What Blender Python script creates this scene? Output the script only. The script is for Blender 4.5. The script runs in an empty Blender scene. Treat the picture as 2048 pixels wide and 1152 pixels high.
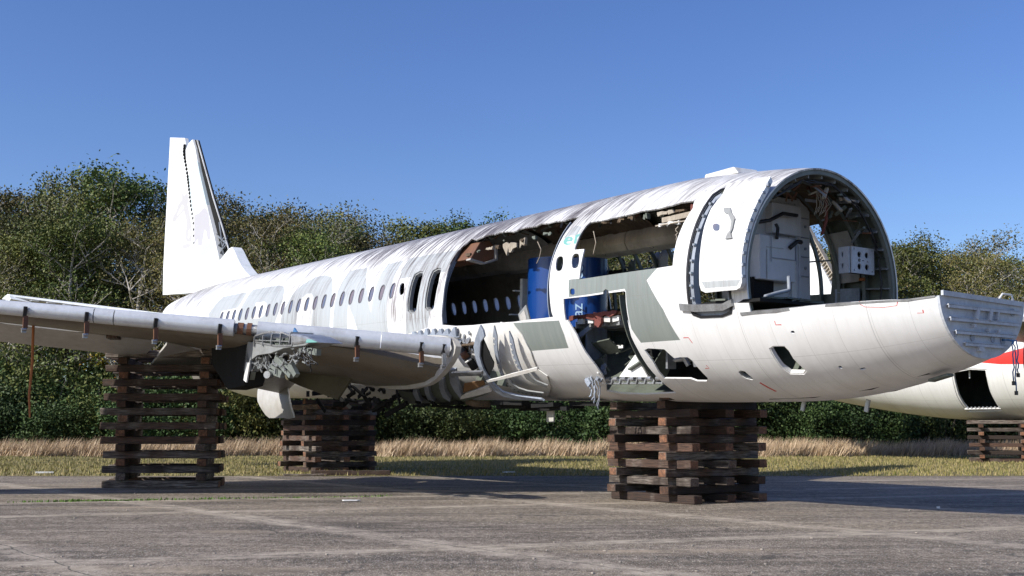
import bpy, bmesh, math, random, bisect
from mathutils import Vector, Matrix
from mathutils.geometry import delaunay_2d_cdt
import numpy as np
R=math.radians
SC=bpy.context.scene
COL=SC.collection
# ---------------------------------------------------------------- camera
cam=bpy.data.cameras.new('camera'); co=bpy.data.objects.new('camera',cam); COL.objects.link(co)
co.location=(0,0,1.33); co.rotation_euler=(R(90+7.178),0,0)
cam.sensor_width=36; cam.lens=2276.9/2048*36; cam.clip_end=2000; cam.clip_start=.1
SC.camera=co
SC.render.resolution_x=1024; SC.render.resolution_y=576
# ---------------------------------------------------------------- light
SUN_EL=34; SX,SY=-.885,-.466
sunv=Vector((SX*math.cos(R(SUN_EL)),SY*math.cos(R(SUN_EL)),math.sin(R(SUN_EL))))
sl=bpy.data.lights.new('sun','SUN'); sl.energy=5.0; sl.angle=R(.5); sl.color=(1,.955,.89)
so=bpy.data.objects.new('sun',sl); COL.objects.link(so); so.rotation_euler=sunv.to_track_quat('Z','Y').to_euler()
W=bpy.data.worlds.new('World'); SC.world=W; W.use_nodes=True
wn=W.node_tree; bg=wn.nodes['Background']; sk=wn.nodes.new('ShaderNodeTexSky'); sk.sky_type='NISHITA'; sk.sun_disc=False
sk.sun_elevation=R(SUN_EL); sk.sun_rotation=math.atan2(SX,SY); sk.air_density=1.0; sk.dust_density=.8; sk.ozone_density=4.5
hs=wn.nodes.new('ShaderNodeHueSaturation'); hs.inputs['Saturation'].default_value=1.15; hs.inputs['Hue'].default_value=.515; wn.links.new(sk.outputs[0],hs.inputs['Color']); wn.links.new(hs.outputs[0],bg.inputs[0]); bg.inputs[1].default_value=.128
SC.view_settings.view_transform='Standard'; SC.view_settings.look='None'; SC.view_settings.exposure=.25; SC.view_settings.gamma=1
SC.render.engine='CYCLES'
SC.cycles.max_bounces=5; SC.cycles.diffuse_bounces=3; SC.cycles.transparent_max_bounces=4
random.seed(7); RN=random.Random(11)

# ---------------------------------------------------------------- helpers
def tag(o,label=None,cat=None,group=None,kind=None):
    if label: o['label']=label
    if cat: o['category']=cat
    if group: o['group']=group
    if kind: o['kind']=kind
    return o
def empty(name,label,cat,mat=None,loc=None,rz=0,group=None):
    o=bpy.data.objects.new(name,None); COL.objects.link(o); o.empty_display_size=.3
    if mat is not None: o.matrix_world=mat
    if loc is not None: o.location=loc; o.rotation_euler=(0,0,rz)
    return tag(o,label,cat,group)
class MB:
    def __init__(s): s.v=[]; s.f=[]; s.m=[]; s.c=[]
    def add(s,vs,fs,m=0):
        b=len(s.v); s.c.append(b); s.v+= [tuple(v) for v in vs]; s.f+=[tuple(b+i for i in f) for f in fs]; s.m+=[m]*len(fs); return s
    def box(s,c,d,rot=None,m=0,taper=0):
        x,y,z=d[0]/2,d[1]/2,d[2]/2; t=1-taper
        P=[Vector(p) for p in ((-x,-y,-z),(x,-y,-z),(x,y,-z),(-x,y,-z),(-x*t,-y*t,z),(x*t,-y*t,z),(x*t,y*t,z),(-x*t,y*t,z))]
        if rot is not None: P=[rot@p for p in P]
        c=Vector(c)
        return s.add([p+c for p in P],[(0,3,2,1),(4,5,6,7),(0,1,5,4),(1,2,6,5),(2,3,7,6),(3,0,4,7)],m)
    def bar(s,a,b,w,h=None,up=(0,0,1),m=0):
        a,b=Vector(a),Vector(b); d=(b-a); L=d.length; d.normalize(); u=Vector(up)
        if abs(d.dot(u))>.98: u=Vector((1,0,0))
        x=d.cross(u).normalized(); u=x.cross(d); rot=Matrix((d,x,u)).transposed()
        return s.box((a+b)/2,(L,w,h or w),rot,m)
    def tube(s,path,r,n=8,m=0,cap=True):
        P=[Vector(p) for p in path]; rs=r if isinstance(r,(list,tuple)) else [r]*len(P); vs=[]; fs=[]
        ref=None
        for i,p in enumerate(P):
            d=(P[min(i+1,len(P)-1)]-P[max(i-1,0)]).normalized()
            if ref is None: ref=Vector((0,0,1)) if abs(d.z)<.9 else Vector((1,0,0))
            x=d.cross(ref).normalized(); y=x.cross(d).normalized(); ref=y
            for k in range(n):
                a=2*math.pi*k/n; vs.append(p+(x*math.cos(a)+y*math.sin(a))*rs[i])
        for i in range(len(P)-1):
            for k in range(n): fs.append((i*n+k,i*n+(k+1)%n,(i+1)*n+(k+1)%n,(i+1)*n+k))
        if cap: fs.append(tuple(range(n))[::-1]); fs.append(tuple((len(P)-1)*n+k for k in range(n)))
        return s.add(vs,fs,m)
    def prism(s,poly,fn0,fn1,m=0):
        n=len(poly); A=[Vector(fn0(*p)) for p in poly]; B=[Vector(fn1(*p)) for p in poly]
        ar=sum(poly[i][0]*poly[(i+1)%n][1]-poly[(i+1)%n][0]*poly[i][1] for i in range(n))
        r=delaunay_2d_cdt([Vector(p[:2]) for p in poly],[],[list(range(n)) if ar>0 else list(range(n))[::-1]],1,1e-5)
        if len(r[0])!=n: 
            A=[Vector(fn0(v.x,v.y)) for v in r[0]]; B=[Vector(fn1(v.x,v.y)) for v in r[0]]
            k=len(r[0]); s.add(A+B,[tuple(f) for f in r[2]]+[tuple(i+k for i in f[::-1]) for f in r[2]],m)
            es={}
            for f in r[2]:
                for i in range(len(f)):
                    e=(f[i],f[(i+1)%len(f)]); es[e]=1
            b=len(s.v)-2*k
            for (i,j) in es:
                if (j,i) not in es: s.f.append((b+i,b+i+k,b+j+k,b+j)); s.m.append(m)
            return s
        idx=[min(range(n),key=lambda q:(Vector(poly[q][:2])-v).length) for v in r[0]]
        fs=[tuple(idx[i] for i in f) for f in r[2]]
        fs2=[tuple(i+n for i in f[::-1]) for f in fs]
        side=[(i,(i+1)%n,(i+1)%n+n,i+n) for i in range(n)]
        return s.add(A+B,fs+fs2+side,m)
    def each(s,name,mats,parent=None,bevel=0):
        # one object for every piece added
        o=None; cuts=s.c+[len(s.v)]; fi=0
        for a,b in zip(cuts,cuts[1:]):
            q=MB(); q.v=s.v[a:b]; q.f=[tuple(i-a for i in f) for f in s.f if a<=f[0]<b]; q.m=[0]*len(q.f); o=q.build(name,mats,parent,bevel=bevel)
        return o
    def build(s,name,mats,parent=None,smooth=False,bevel=0,auto=None):
        me=bpy.data.meshes.new(name); me.from_pydata(s.v,[],s.f)
        if not isinstance(mats,(list,tuple)): mats=[mats]
        for m in mats: me.materials.append(m)
        me.polygons.foreach_set('material_index',s.m)
        bm=bmesh.new(); bm.from_mesh(me); bmesh.ops.recalc_face_normals(bm,faces=bm.faces); bm.to_mesh(me); bm.free()
        if smooth or auto: me.polygons.foreach_set('use_smooth',[True]*len(me.polygons))
        if auto:
            try: me.set_sharp_from_angle(angle=R(auto))
            except Exception: pass
        o=bpy.data.objects.new(name,me); COL.objects.link(o)
        if parent: o.parent=parent
        if bevel:
            b=o.modifiers.new('bevel','BEVEL'); b.width=bevel; b.segments=2; b.limit_method='ANGLE'
        return o
def inpoly(x,y,P):
    c=False; j=len(P)-1
    for i in range(len(P)):
        xi,yi=P[i][0],P[i][1]; xj,yj=P[j][0],P[j][1]
        if (yi>y)!=(yj>y) and x<(xj-xi)*(y-yi)/(yj-yi)+xi: c=not c
        j=i
    return c
def densify(P,sx,sy,closed=True):
    o=[]; n=len(P)
    for i in range(n if closed else n-1):
        a,b=P[i],P[(i+1)%n]; k=max(1,int(math.ceil(max(abs(b[0]-a[0])/sx,abs(b[1]-a[1])/sy))))
        for t in range(k): o.append((a[0]+(b[0]-a[0])*t/k,a[1]+(b[1]-a[1])*t/k))
    return o
def cdt(name,outer,holes,paint,pos,mats,parent,gx=.25,gy=6,solid=.03,smooth=True,flip=False,off=-1):
    """surface over a 2-D domain (outer loop) with holes cut and painted loops, mapped by pos(a,b)"""
    V=[]; E=[]; yk=.0345 if gy>=2 else 1.
    def loop(P):
        P=densify(P,gx,gy); b=len(V); V.extend(Vector((p[0],p[1]*yk)) for p in P); n=len(P)
        E.extend((b+i,b+(i+1)%n) for i in range(n)); return P
    outer=loop(outer); holes=[loop(h) for h in holes]; paint=[(loop(h),m) for h,m in paint]
    x0=min(p[0] for p in outer); x1=max(p[0] for p in outer); y0=min(p[1] for p in outer); y1=max(p[1] for p in outer)
    a=x0+gx/2
    while a<x1:
        b=y0+gy/2
        while b<y1:
            if inpoly(a,b,outer): V.append(Vector((a,b*yk)))
            b+=gy
        a+=gx
    r=delaunay_2d_cdt(V,E,[],0,1e-4)
    vs=[Vector((v.x,v.y/yk)) for v in r[0]]; fs=[]; ms=[]
    bb=lambda P:(min(p[0] for p in P),max(p[0] for p in P),min(p[1] for p in P),max(p[1] for p in P))
    HB=[(bb(h),h) for h in holes]; PB=[(bb(h),h,m) for h,m in paint]
    for f in r[2]:
        x=sum(vs[i].x for i in f)/3; y=sum(vs[i].y for i in f)/3
        if not inpoly(x,y,outer): continue
        if any(B[0]<x<B[1] and B[2]<y<B[3] and inpoly(x,y,h) for B,h in HB): continue
        m=0
        for B,h,mm in PB:
            if B[0]<x<B[1] and B[2]<y<B[3] and inpoly(x,y,h): m=mm
        fs.append(tuple(f) if not flip else tuple(f)[::-1]); ms.append(m)
    used=sorted({i for f in fs for i in f}); mp={v:i for i,v in enumerate(used)}
    me=bpy.data.meshes.new(name)
    me.from_pydata([pos(vs[i].x,vs[i].y) for i in used],[],[tuple(mp[i] for i in f) for f in fs])
    for m in mats: me.materials.append(m)
    me.polygons.foreach_set('material_index',ms)
    uv=me.uv_layers.new(name='UVMap'); k=0
    dat=[]
    for f in fs:
        for i in f: dat+= [vs[i].x, vs[i].y]
    uv.data.foreach_set('uv',dat)
    if smooth: me.polygons.foreach_set('use_smooth',[True]*len(fs))
    o=bpy.data.objects.new(name,me); COL.objects.link(o)
    if parent: o.parent=parent
    if solid:
        s=o.modifiers.new('thickness','SOLIDIFY'); s.thickness=solid; s.offset=off; s.material_offset=len(mats)
        s.use_even_offset=False
        if smooth:
            e=o.modifiers.new('edges','EDGE_SPLIT'); e.split_angle=R(50)
    return o

# ---------------------------------------------------------------- materials
def mat(name,base,rough=.6,metal=0,spec=.5):
    m=bpy.data.materials.new(name); m.use_nodes=True; n=m.node_tree.nodes['Principled BSDF']
    n.inputs['Base Color'].default_value=(*base,1) if len(base)==3 else base
    n.inputs['Roughness'].default_value=rough; n.inputs['Metallic'].default_value=metal; n.inputs['Specular IOR Level'].default_value=spec
    return m
class NT:
    def __init__(s,m): s.t=m.node_tree; s.b=s.t.nodes['Principled BSDF']
    def n(s,typ,**k):
        x=s.t.nodes.new(typ)
        for a,v in k.items():
            if a=='inp':
                for kk,vv in v.items():
                    if hasattr(vv,'is_output'): s.t.links.new(vv,x.inputs[kk])
                    else: x.inputs[kk].default_value=vv
            else: setattr(x,a,v)
        return x
    def math(s,op,a,b=0.,c=None):
        x=s.n('ShaderNodeMath',operation=op)
        for i,v in enumerate((a,b) if c is None else (a,b,c)):
            if hasattr(v,'is_output'): s.t.links.new(v,x.inputs[i])
            else: x.inputs[i].default_value=v
        return x.outputs[0]
    def mix(s,f,a,b):
        x=s.n('ShaderNodeMix',data_type='RGBA')
        for i,v in ((0,f),(6,a),(7,b)):
            if hasattr(v,'is_output'): s.t.links.new(v,x.inputs[i])
            else: x.inputs[i].default_value=v if i==0 else (*v,1)
        return x.outputs[2]
    def ramp(s,f,*st):
        x=s.n('ShaderNodeValToRGB'); s.t.links.new(f,x.inputs[0]); e=x.color_ramp.elements
        while len(e)<len(st): e.new(.5)
        for q,(p,c) in zip(e,st): q.position=p; q.color=(*c,1) if isinstance(c,(tuple,list)) else (c,c,c,1)
        return x.outputs[0]
    def noise(s,vec,scale,detail=4,rough=.55,sc=None):
        if sc: 
            mp=s.n('ShaderNodeMapping'); s.t.links.new(vec,mp.inputs[0]); mp.inputs['Scale'].default_value=sc; vec=mp.outputs[0]
        x=s.n('ShaderNodeTexNoise'); s.t.links.new(vec,x.inputs['Vector']); x.inputs['Scale'].default_value=scale; x.inputs['Detail'].default_value=detail; x.inputs['Roughness'].default_value=rough
        return x.outputs[0]
    def base(s,v): s.t.links.new(v,s.b.inputs['Base Color'])
    def bump(s,h,st=.3,d=.01):
        x=s.n('ShaderNodeBump'); x.inputs['Strength'].default_value=st; x.inputs['Distance'].default_value=d
        s.t.links.new(h,x.inputs['Height']); s.t.links.new(x.outputs[0],s.b.inputs['Normal'])
    def uv(s): return s.n('ShaderNodeTexCoord').outputs['UV']
    def obj(s): return s.n('ShaderNodeTexCoord').outputs['Object']
def skinmat(name,base,rough=.38,grime=1.,lines=True):
    m=mat(name,base,rough); t=NT(m); uv=t.uv()
    sp=t.n('ShaderNodeSeparateXYZ'); t.t.links.new(uv,sp.inputs[0]); s_,ph=sp.outputs[0],sp.outputs[1]
    aph=t.math('ABSOLUTE',ph)
    # soot streaks that run down over the crown, fading at the shoulder
    # slant the streaks a little, as rain and wind leave them
    sk_=t.n('ShaderNodeCombineXYZ'); t.t.links.new(t.math('ADD',s_,t.math('MULTIPLY',ph,.008)),sk_.inputs[0]); t.t.links.new(t.math('MULTIPLY',ph,.03),sk_.inputs[1])
    st=t.noise(sk_.outputs[0],7,4,.7,(1,.10,1)); st3=t.noise(uv,1.3,2,.5,(1,.01,1))
    tailg=t.math('MULTIPLY',t.ramp(t.math('DIVIDE',t.math('ADD',s_,9.),30.),(0,.2),(.06,.9),(.16,.9),(.25,.55),(.5,.65),(.62,.95),(.85,1.),(.98,.6)),1.15)
    reach=t.math('ADD',t.math('MULTIPLY',t.math('SUBTRACT',st,.5),150),t.math('ADD',t.math('MULTIPLY',st3,60),t.math('ADD',14,t.math('MULTIPLY',tailg,16))))
    edge=t.math('SUBTRACT',reach,t.math('MULTIPLY',aph,.9))         # >0 inside the streak
    g=t.ramp(t.math('DIVIDE',edge,34.),(0,0),(.42,.5),(1,1))
    fine=t.ramp(t.noise(sk_.outputs[0],22,4,.75,(1,.06,1)),(.38,0.2),(.58,1.)) ; g=t.math('MULTIPLY',g,fine)
    g=t.math('MULTIPLY',g,t.math('MULTIPLY',tailg,grime*1.25))
    # belly film
    bl=t.math('MULTIPLY',t.ramp(t.math('DIVIDE',aph,180.),(.55,0),(1,1)),t.ramp(t.noise(uv,1,4,.6,(1.5,.03,1)),(.35,.1),(.7,.75)))
    n2=t.noise(uv,1,5,.7,(3,.12,1)); spots=t.math('MULTIPLY',t.ramp(n2,(.60,0),(.72,.5)),.5*grime)
    c=t.mix(t.math('MULTIPLY',g,.96),base,(.055,.040,.038))
    c=t.mix(t.math('MULTIPLY',bl,.5 if lines else .3),c,(.28,.235,.16))
    c=t.mix(t.math('MULTIPLY',spots,.5),c,(.35,.32,.28))
    mil=t.ramp(t.noise(uv,9,3,.7,(1,.035,1)),(.60,0),(.66,1)); mk=t.math('MULTIPLY',t.ramp(t.math('DIVIDE',aph,100.),(.45,1),(.72,0)),t.math('GREATER_THAN',s_,20.6)); c=t.mix(t.math('MULTIPLY',t.math('MULTIPLY',mil,mk),.55*grime),c,(.28,.27,.25))
    mot=t.ramp(t.noise(uv,1.4,4,.6,(1,.03,1)),(.35,0),(.7,1)); c=t.mix(t.math('MULTIPLY',mot,.06*grime),c,(.40,.39,.36))
    run=t.noise(uv,1,5,.7,(9,.02,1)); c=t.mix(t.math('MULTIPLY',t.ramp(run,(.45,0),(.75,1)),.22),c,(.45,.43,.40))
    if lines:
        ls=t.ramp(t.math('DIVIDE',t.math('ADD',s_,9.),36.),(0,.0),(.36,.15),(.40,.7),(.44,.7),(.46,.1),(.545,.1),(.565,1.),(.62,1.),(.63,.45),(.72,.25))
        dr=t.noise(uv,1,5,.75,(13,.030,1)); lp=t.math('MULTIPLY',t.ramp(t.math('DIVIDE',aph,120.),(.45,0),(.58,1),(.80,1),(.92,0)),ls)
        c=t.mix(t.math('MULTIPLY',t.math('MULTIPLY',t.ramp(dr,(.45,0),(.60,1)),lp),.9),c,(.13,.10,.09))
        for per,wd in ((2.13,.014),(.533,.006)):
            fr=t.math('FRACT',t.math('DIVIDE',t.math('ADD',s_,20.37),per)); a=t.math('LESS_THAN',fr,wd/per); c=t.mix(t.math('MULTIPLY',a,.35),c,(.2,.19,.18))
        for q in (97.,132.,60.): 
            a=t.math('LESS_THAN',t.math('ABSOLUTE',t.math('SUBTRACT',aph,q)),.12); c=t.mix(t.math('MULTIPLY',a,.4),c,(.2,.19,.18))
    t.base(c); t.bump(t.noise(uv,1,2,.5,(1.9,.05,1)),.4,.014)
    return m
M={}
M['white']=skinmat('white_paint',(.80,.80,.79))
M['letter']=skinmat('faded_grey_paint',(.40,.425,.43),.45,.8)
M['greygreen']=skinmat('grey_green_paint',(.195,.225,.21),.5,.4)
M['teal']=mat('teal_paint',(.15,.36,.33),.5)
M['redpaint']=mat('red_paint',(.55,.03,.02),.4)
def dirty(name,base,dirt,rough=.5,sc=2.,amt=.5,metal=0,streak=(1,1,.25)):
    m=mat(name,base,rough,metal); t=NT(m); o=t.obj()
    a=t.noise(o,sc,6,.65,streak); b=t.noise(o,sc*7,3,.6)
    f=t.math('MULTIPLY',t.ramp(t.math('ADD',t.math('MULTIPLY',a,.7),t.math('MULTIPLY',b,.3)),(.42,0),(.68,1)),amt)
    t.base(t.mix(f,base,dirt)); t.bump(b,.2,.006); return m
M['whitepart']=dirty('dirty_white_metal',(.78,.78,.76),(.3,.27,.23),.4,1.5,.6)
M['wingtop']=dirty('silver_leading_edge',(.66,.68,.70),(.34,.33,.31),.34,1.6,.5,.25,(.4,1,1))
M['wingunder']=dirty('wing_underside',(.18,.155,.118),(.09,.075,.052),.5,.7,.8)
M['flap']=dirty('grey_flap',(.50,.49,.46),(.25,.22,.17),.5,.8,.6)
M['primer']=dirty('green_primer',(.13,.15,.12),(.04,.04,.035),.6,2,.8)
M['primermid']=dirty('weathered_green_primer',(.17,.19,.17),(.05,.05,.045),.55,2,.7)
M['primerlight']=dirty('grey_primer',(.24,.25,.25),(.1,.1,.09),.55,2,.6)
M['lining']=dirty('cabin_lining',(.42,.40,.37),(.13,.12,.10),.6,1.2,.7)
M['bin']=dirty('overhead_bin_plastic',(.66,.61,.54),(.2,.18,.14),.5,1.5,.6)
M['alu']=dirty('bare_aluminium',(.40,.41,.42),(.11,.10,.09),.35,5,.7,.6)
M['spar']=dirty('spar_blue_grey',(.30,.34,.40),(.07,.07,.08),.5,3,.6)
M['dark']=dirty('near_black',(.022,.022,.022),(.008,.008,.008),.95,3,.5); M['dark'].node_tree.nodes['Principled BSDF'].inputs['Specular IOR Level'].default_value=.1  # one near-black tone shared by inner structure, recessed parts and openings
M['insul']=dirty('torn_insulation',(.15,.105,.065),(.025,.018,.012),.9,3,.8)
M['brown']=dirty('brown_panel',(.15,.065,.03),(.08,.03,.02),.7,3,.7)
M['tan']=dirty('tan_composite',(.22,.12,.05),(.08,.05,.03),.7,3,.5)
M['redrag']=dirty('red_brown_rag',(.17,.05,.04),(.10,.03,.02),.9,5,.6)
M['cream']=dirty('torn_cream_foam',(.40,.35,.28),(.10,.075,.05),.9,8,.6)
M['blue']=mat('royal_blue_panel',(.006,.045,.20),.25)
t=NT(M['blue']); n=t.noise(t.obj(),7,3,.7,(1,1,.5)); t.base(t.mix(t.ramp(n,(.72,0),(.76,.7)),(.005,.040,.19),(.2,.35,.55)))
M['lettering']=mat('pale_blue_letter',(.38,.55,.72),.4)
M['olive']=dirty('olive_drab_panel',(.13,.12,.075),(.06,.055,.035),.6,1.2,.7)
M['wall']=dirty('galley_panel',(.56,.57,.60),(.30,.29,.28),.45,1.2,.35)
M['bulk']=dirty('bulkhead_grey',(.50,.53,.57),(.22,.23,.24),.5,4,.6,0,(1,1,.5))
M['rubber']=mat('black_rubber',(.012,.012,.014),.5)
M['bluecable']=mat('blue_cable',(.05,.15,.32),.5)
M['rust']=dirty('rusty_steel',(.42,.15,.05),(.15,.05,.02),.85,9,.8)
M['shade']=mat('window_shade',(.30,.29,.33),.35); 
t=NT(M['shade']); n=t.noise(t.n('ShaderNodeTexCoord').outputs['Object'],2.2,2,.5,(3,1,.5)); 
t.base(t.mix(t.ramp(n,(.42,0),(.58,1)),(.10,.12,.18),(.17,.14,.155)))
M['seal']=mat('window_seal',(.10,.10,.11),.6)
m=mat('cabin_window_pane',(.75,.76,.85),.5); M['pane']=m
t=NT(m); tr=t.n('ShaderNodeBsdfTranslucent'); tr.inputs[0].default_value=(.75,.78,.9,1); mx=t.n('ShaderNodeMixShader'); mx.inputs[0].default_value=.65
out=[q for q in m.node_tree.nodes if q.type=='OUTPUT_MATERIAL'][0]; t.t.links.new(t.b.outputs[0],mx.inputs[1]); t.t.links.new(tr.outputs[0],mx.inputs[2]); t.t.links.new(mx.outputs[0],out.inputs[0])
# timber
def timber(name,light):
    m=mat(name,(.1,.05,.03),.85); t=NT(m); o=t.obj(); rnd=t.n('ShaderNodeObjectInfo').outputs['Random']
    ad=t.n('ShaderNodeVectorMath',operation='ADD'); t.t.links.new(o,ad.inputs[0]); cv=t.n('ShaderNodeCombineXYZ'); t.t.links.new(t.math('MULTIPLY',rnd,37.),cv.inputs[0]); t.t.links.new(t.math('MULTIPLY',rnd,91.),cv.inputs[1]); t.t.links.new(cv.outputs[0],ad.inputs[1])
    g=t.noise(ad.outputs[0],9,6,.7,(.18,2.4,2.4)); gf=t.noise(ad.outputs[0],40,4,.6,(.08,1.5,1.5)); b=t.noise(ad.outputs[0],1.7,3,.6)
    r2=t.math('FRACT',t.math('MULTIPLY',rnd,7.31))
    base=t.mix(t.ramp(r2,(.2,0),(.9,1)),(.030,.018,.012),(.100,.053,.034))
    grey=t.mix(t.ramp(g,(.35,0),(.65,1)),(.065,.052,.042),(.36,.31,.26))
    amt=t.math('MULTIPLY',t.ramp(t.math('ADD',b,t.math('MULTIPLY',t.math('SUBTRACT',t.math('FRACT',t.math('MULTIPLY',rnd,3.77)),.5),.5)),(.42,0),(.75,1)),light)
    c=t.mix(amt,base,grey); c=t.mix(t.ramp(gf,(.42,.75),(.54,0)),c,(.018,.011,.008))
    rot=t.ramp(t.noise(ad.outputs[0],14,6,.8),(.36,0),(.64,1)); sp=t.n('ShaderNodeSeparateXYZ'); t.t.links.new(t.obj(),sp.inputs[0])
    endm=t.ramp(t.math('ABSOLUTE',t.n('ShaderNodeSeparateXYZ',inp={0:t.n('ShaderNodeTexCoord').outputs['Normal']}).outputs[0]),(.7,0),(.9,1))
    endc=t.mix(rot,(.035,.016,.009),(.33,.145,.07)); c=t.mix(t.math('MULTIPLY',endm,t.math('ADD',t.math('MULTIPLY',t.math('GREATER_THAN',r2,.35),.55),.25)),c,endc)
    t.base(c); t.bump(t.math('ADD',g,gf),.7,.012); return m
M['timber']=timber('weathered_timber',.9)

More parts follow.
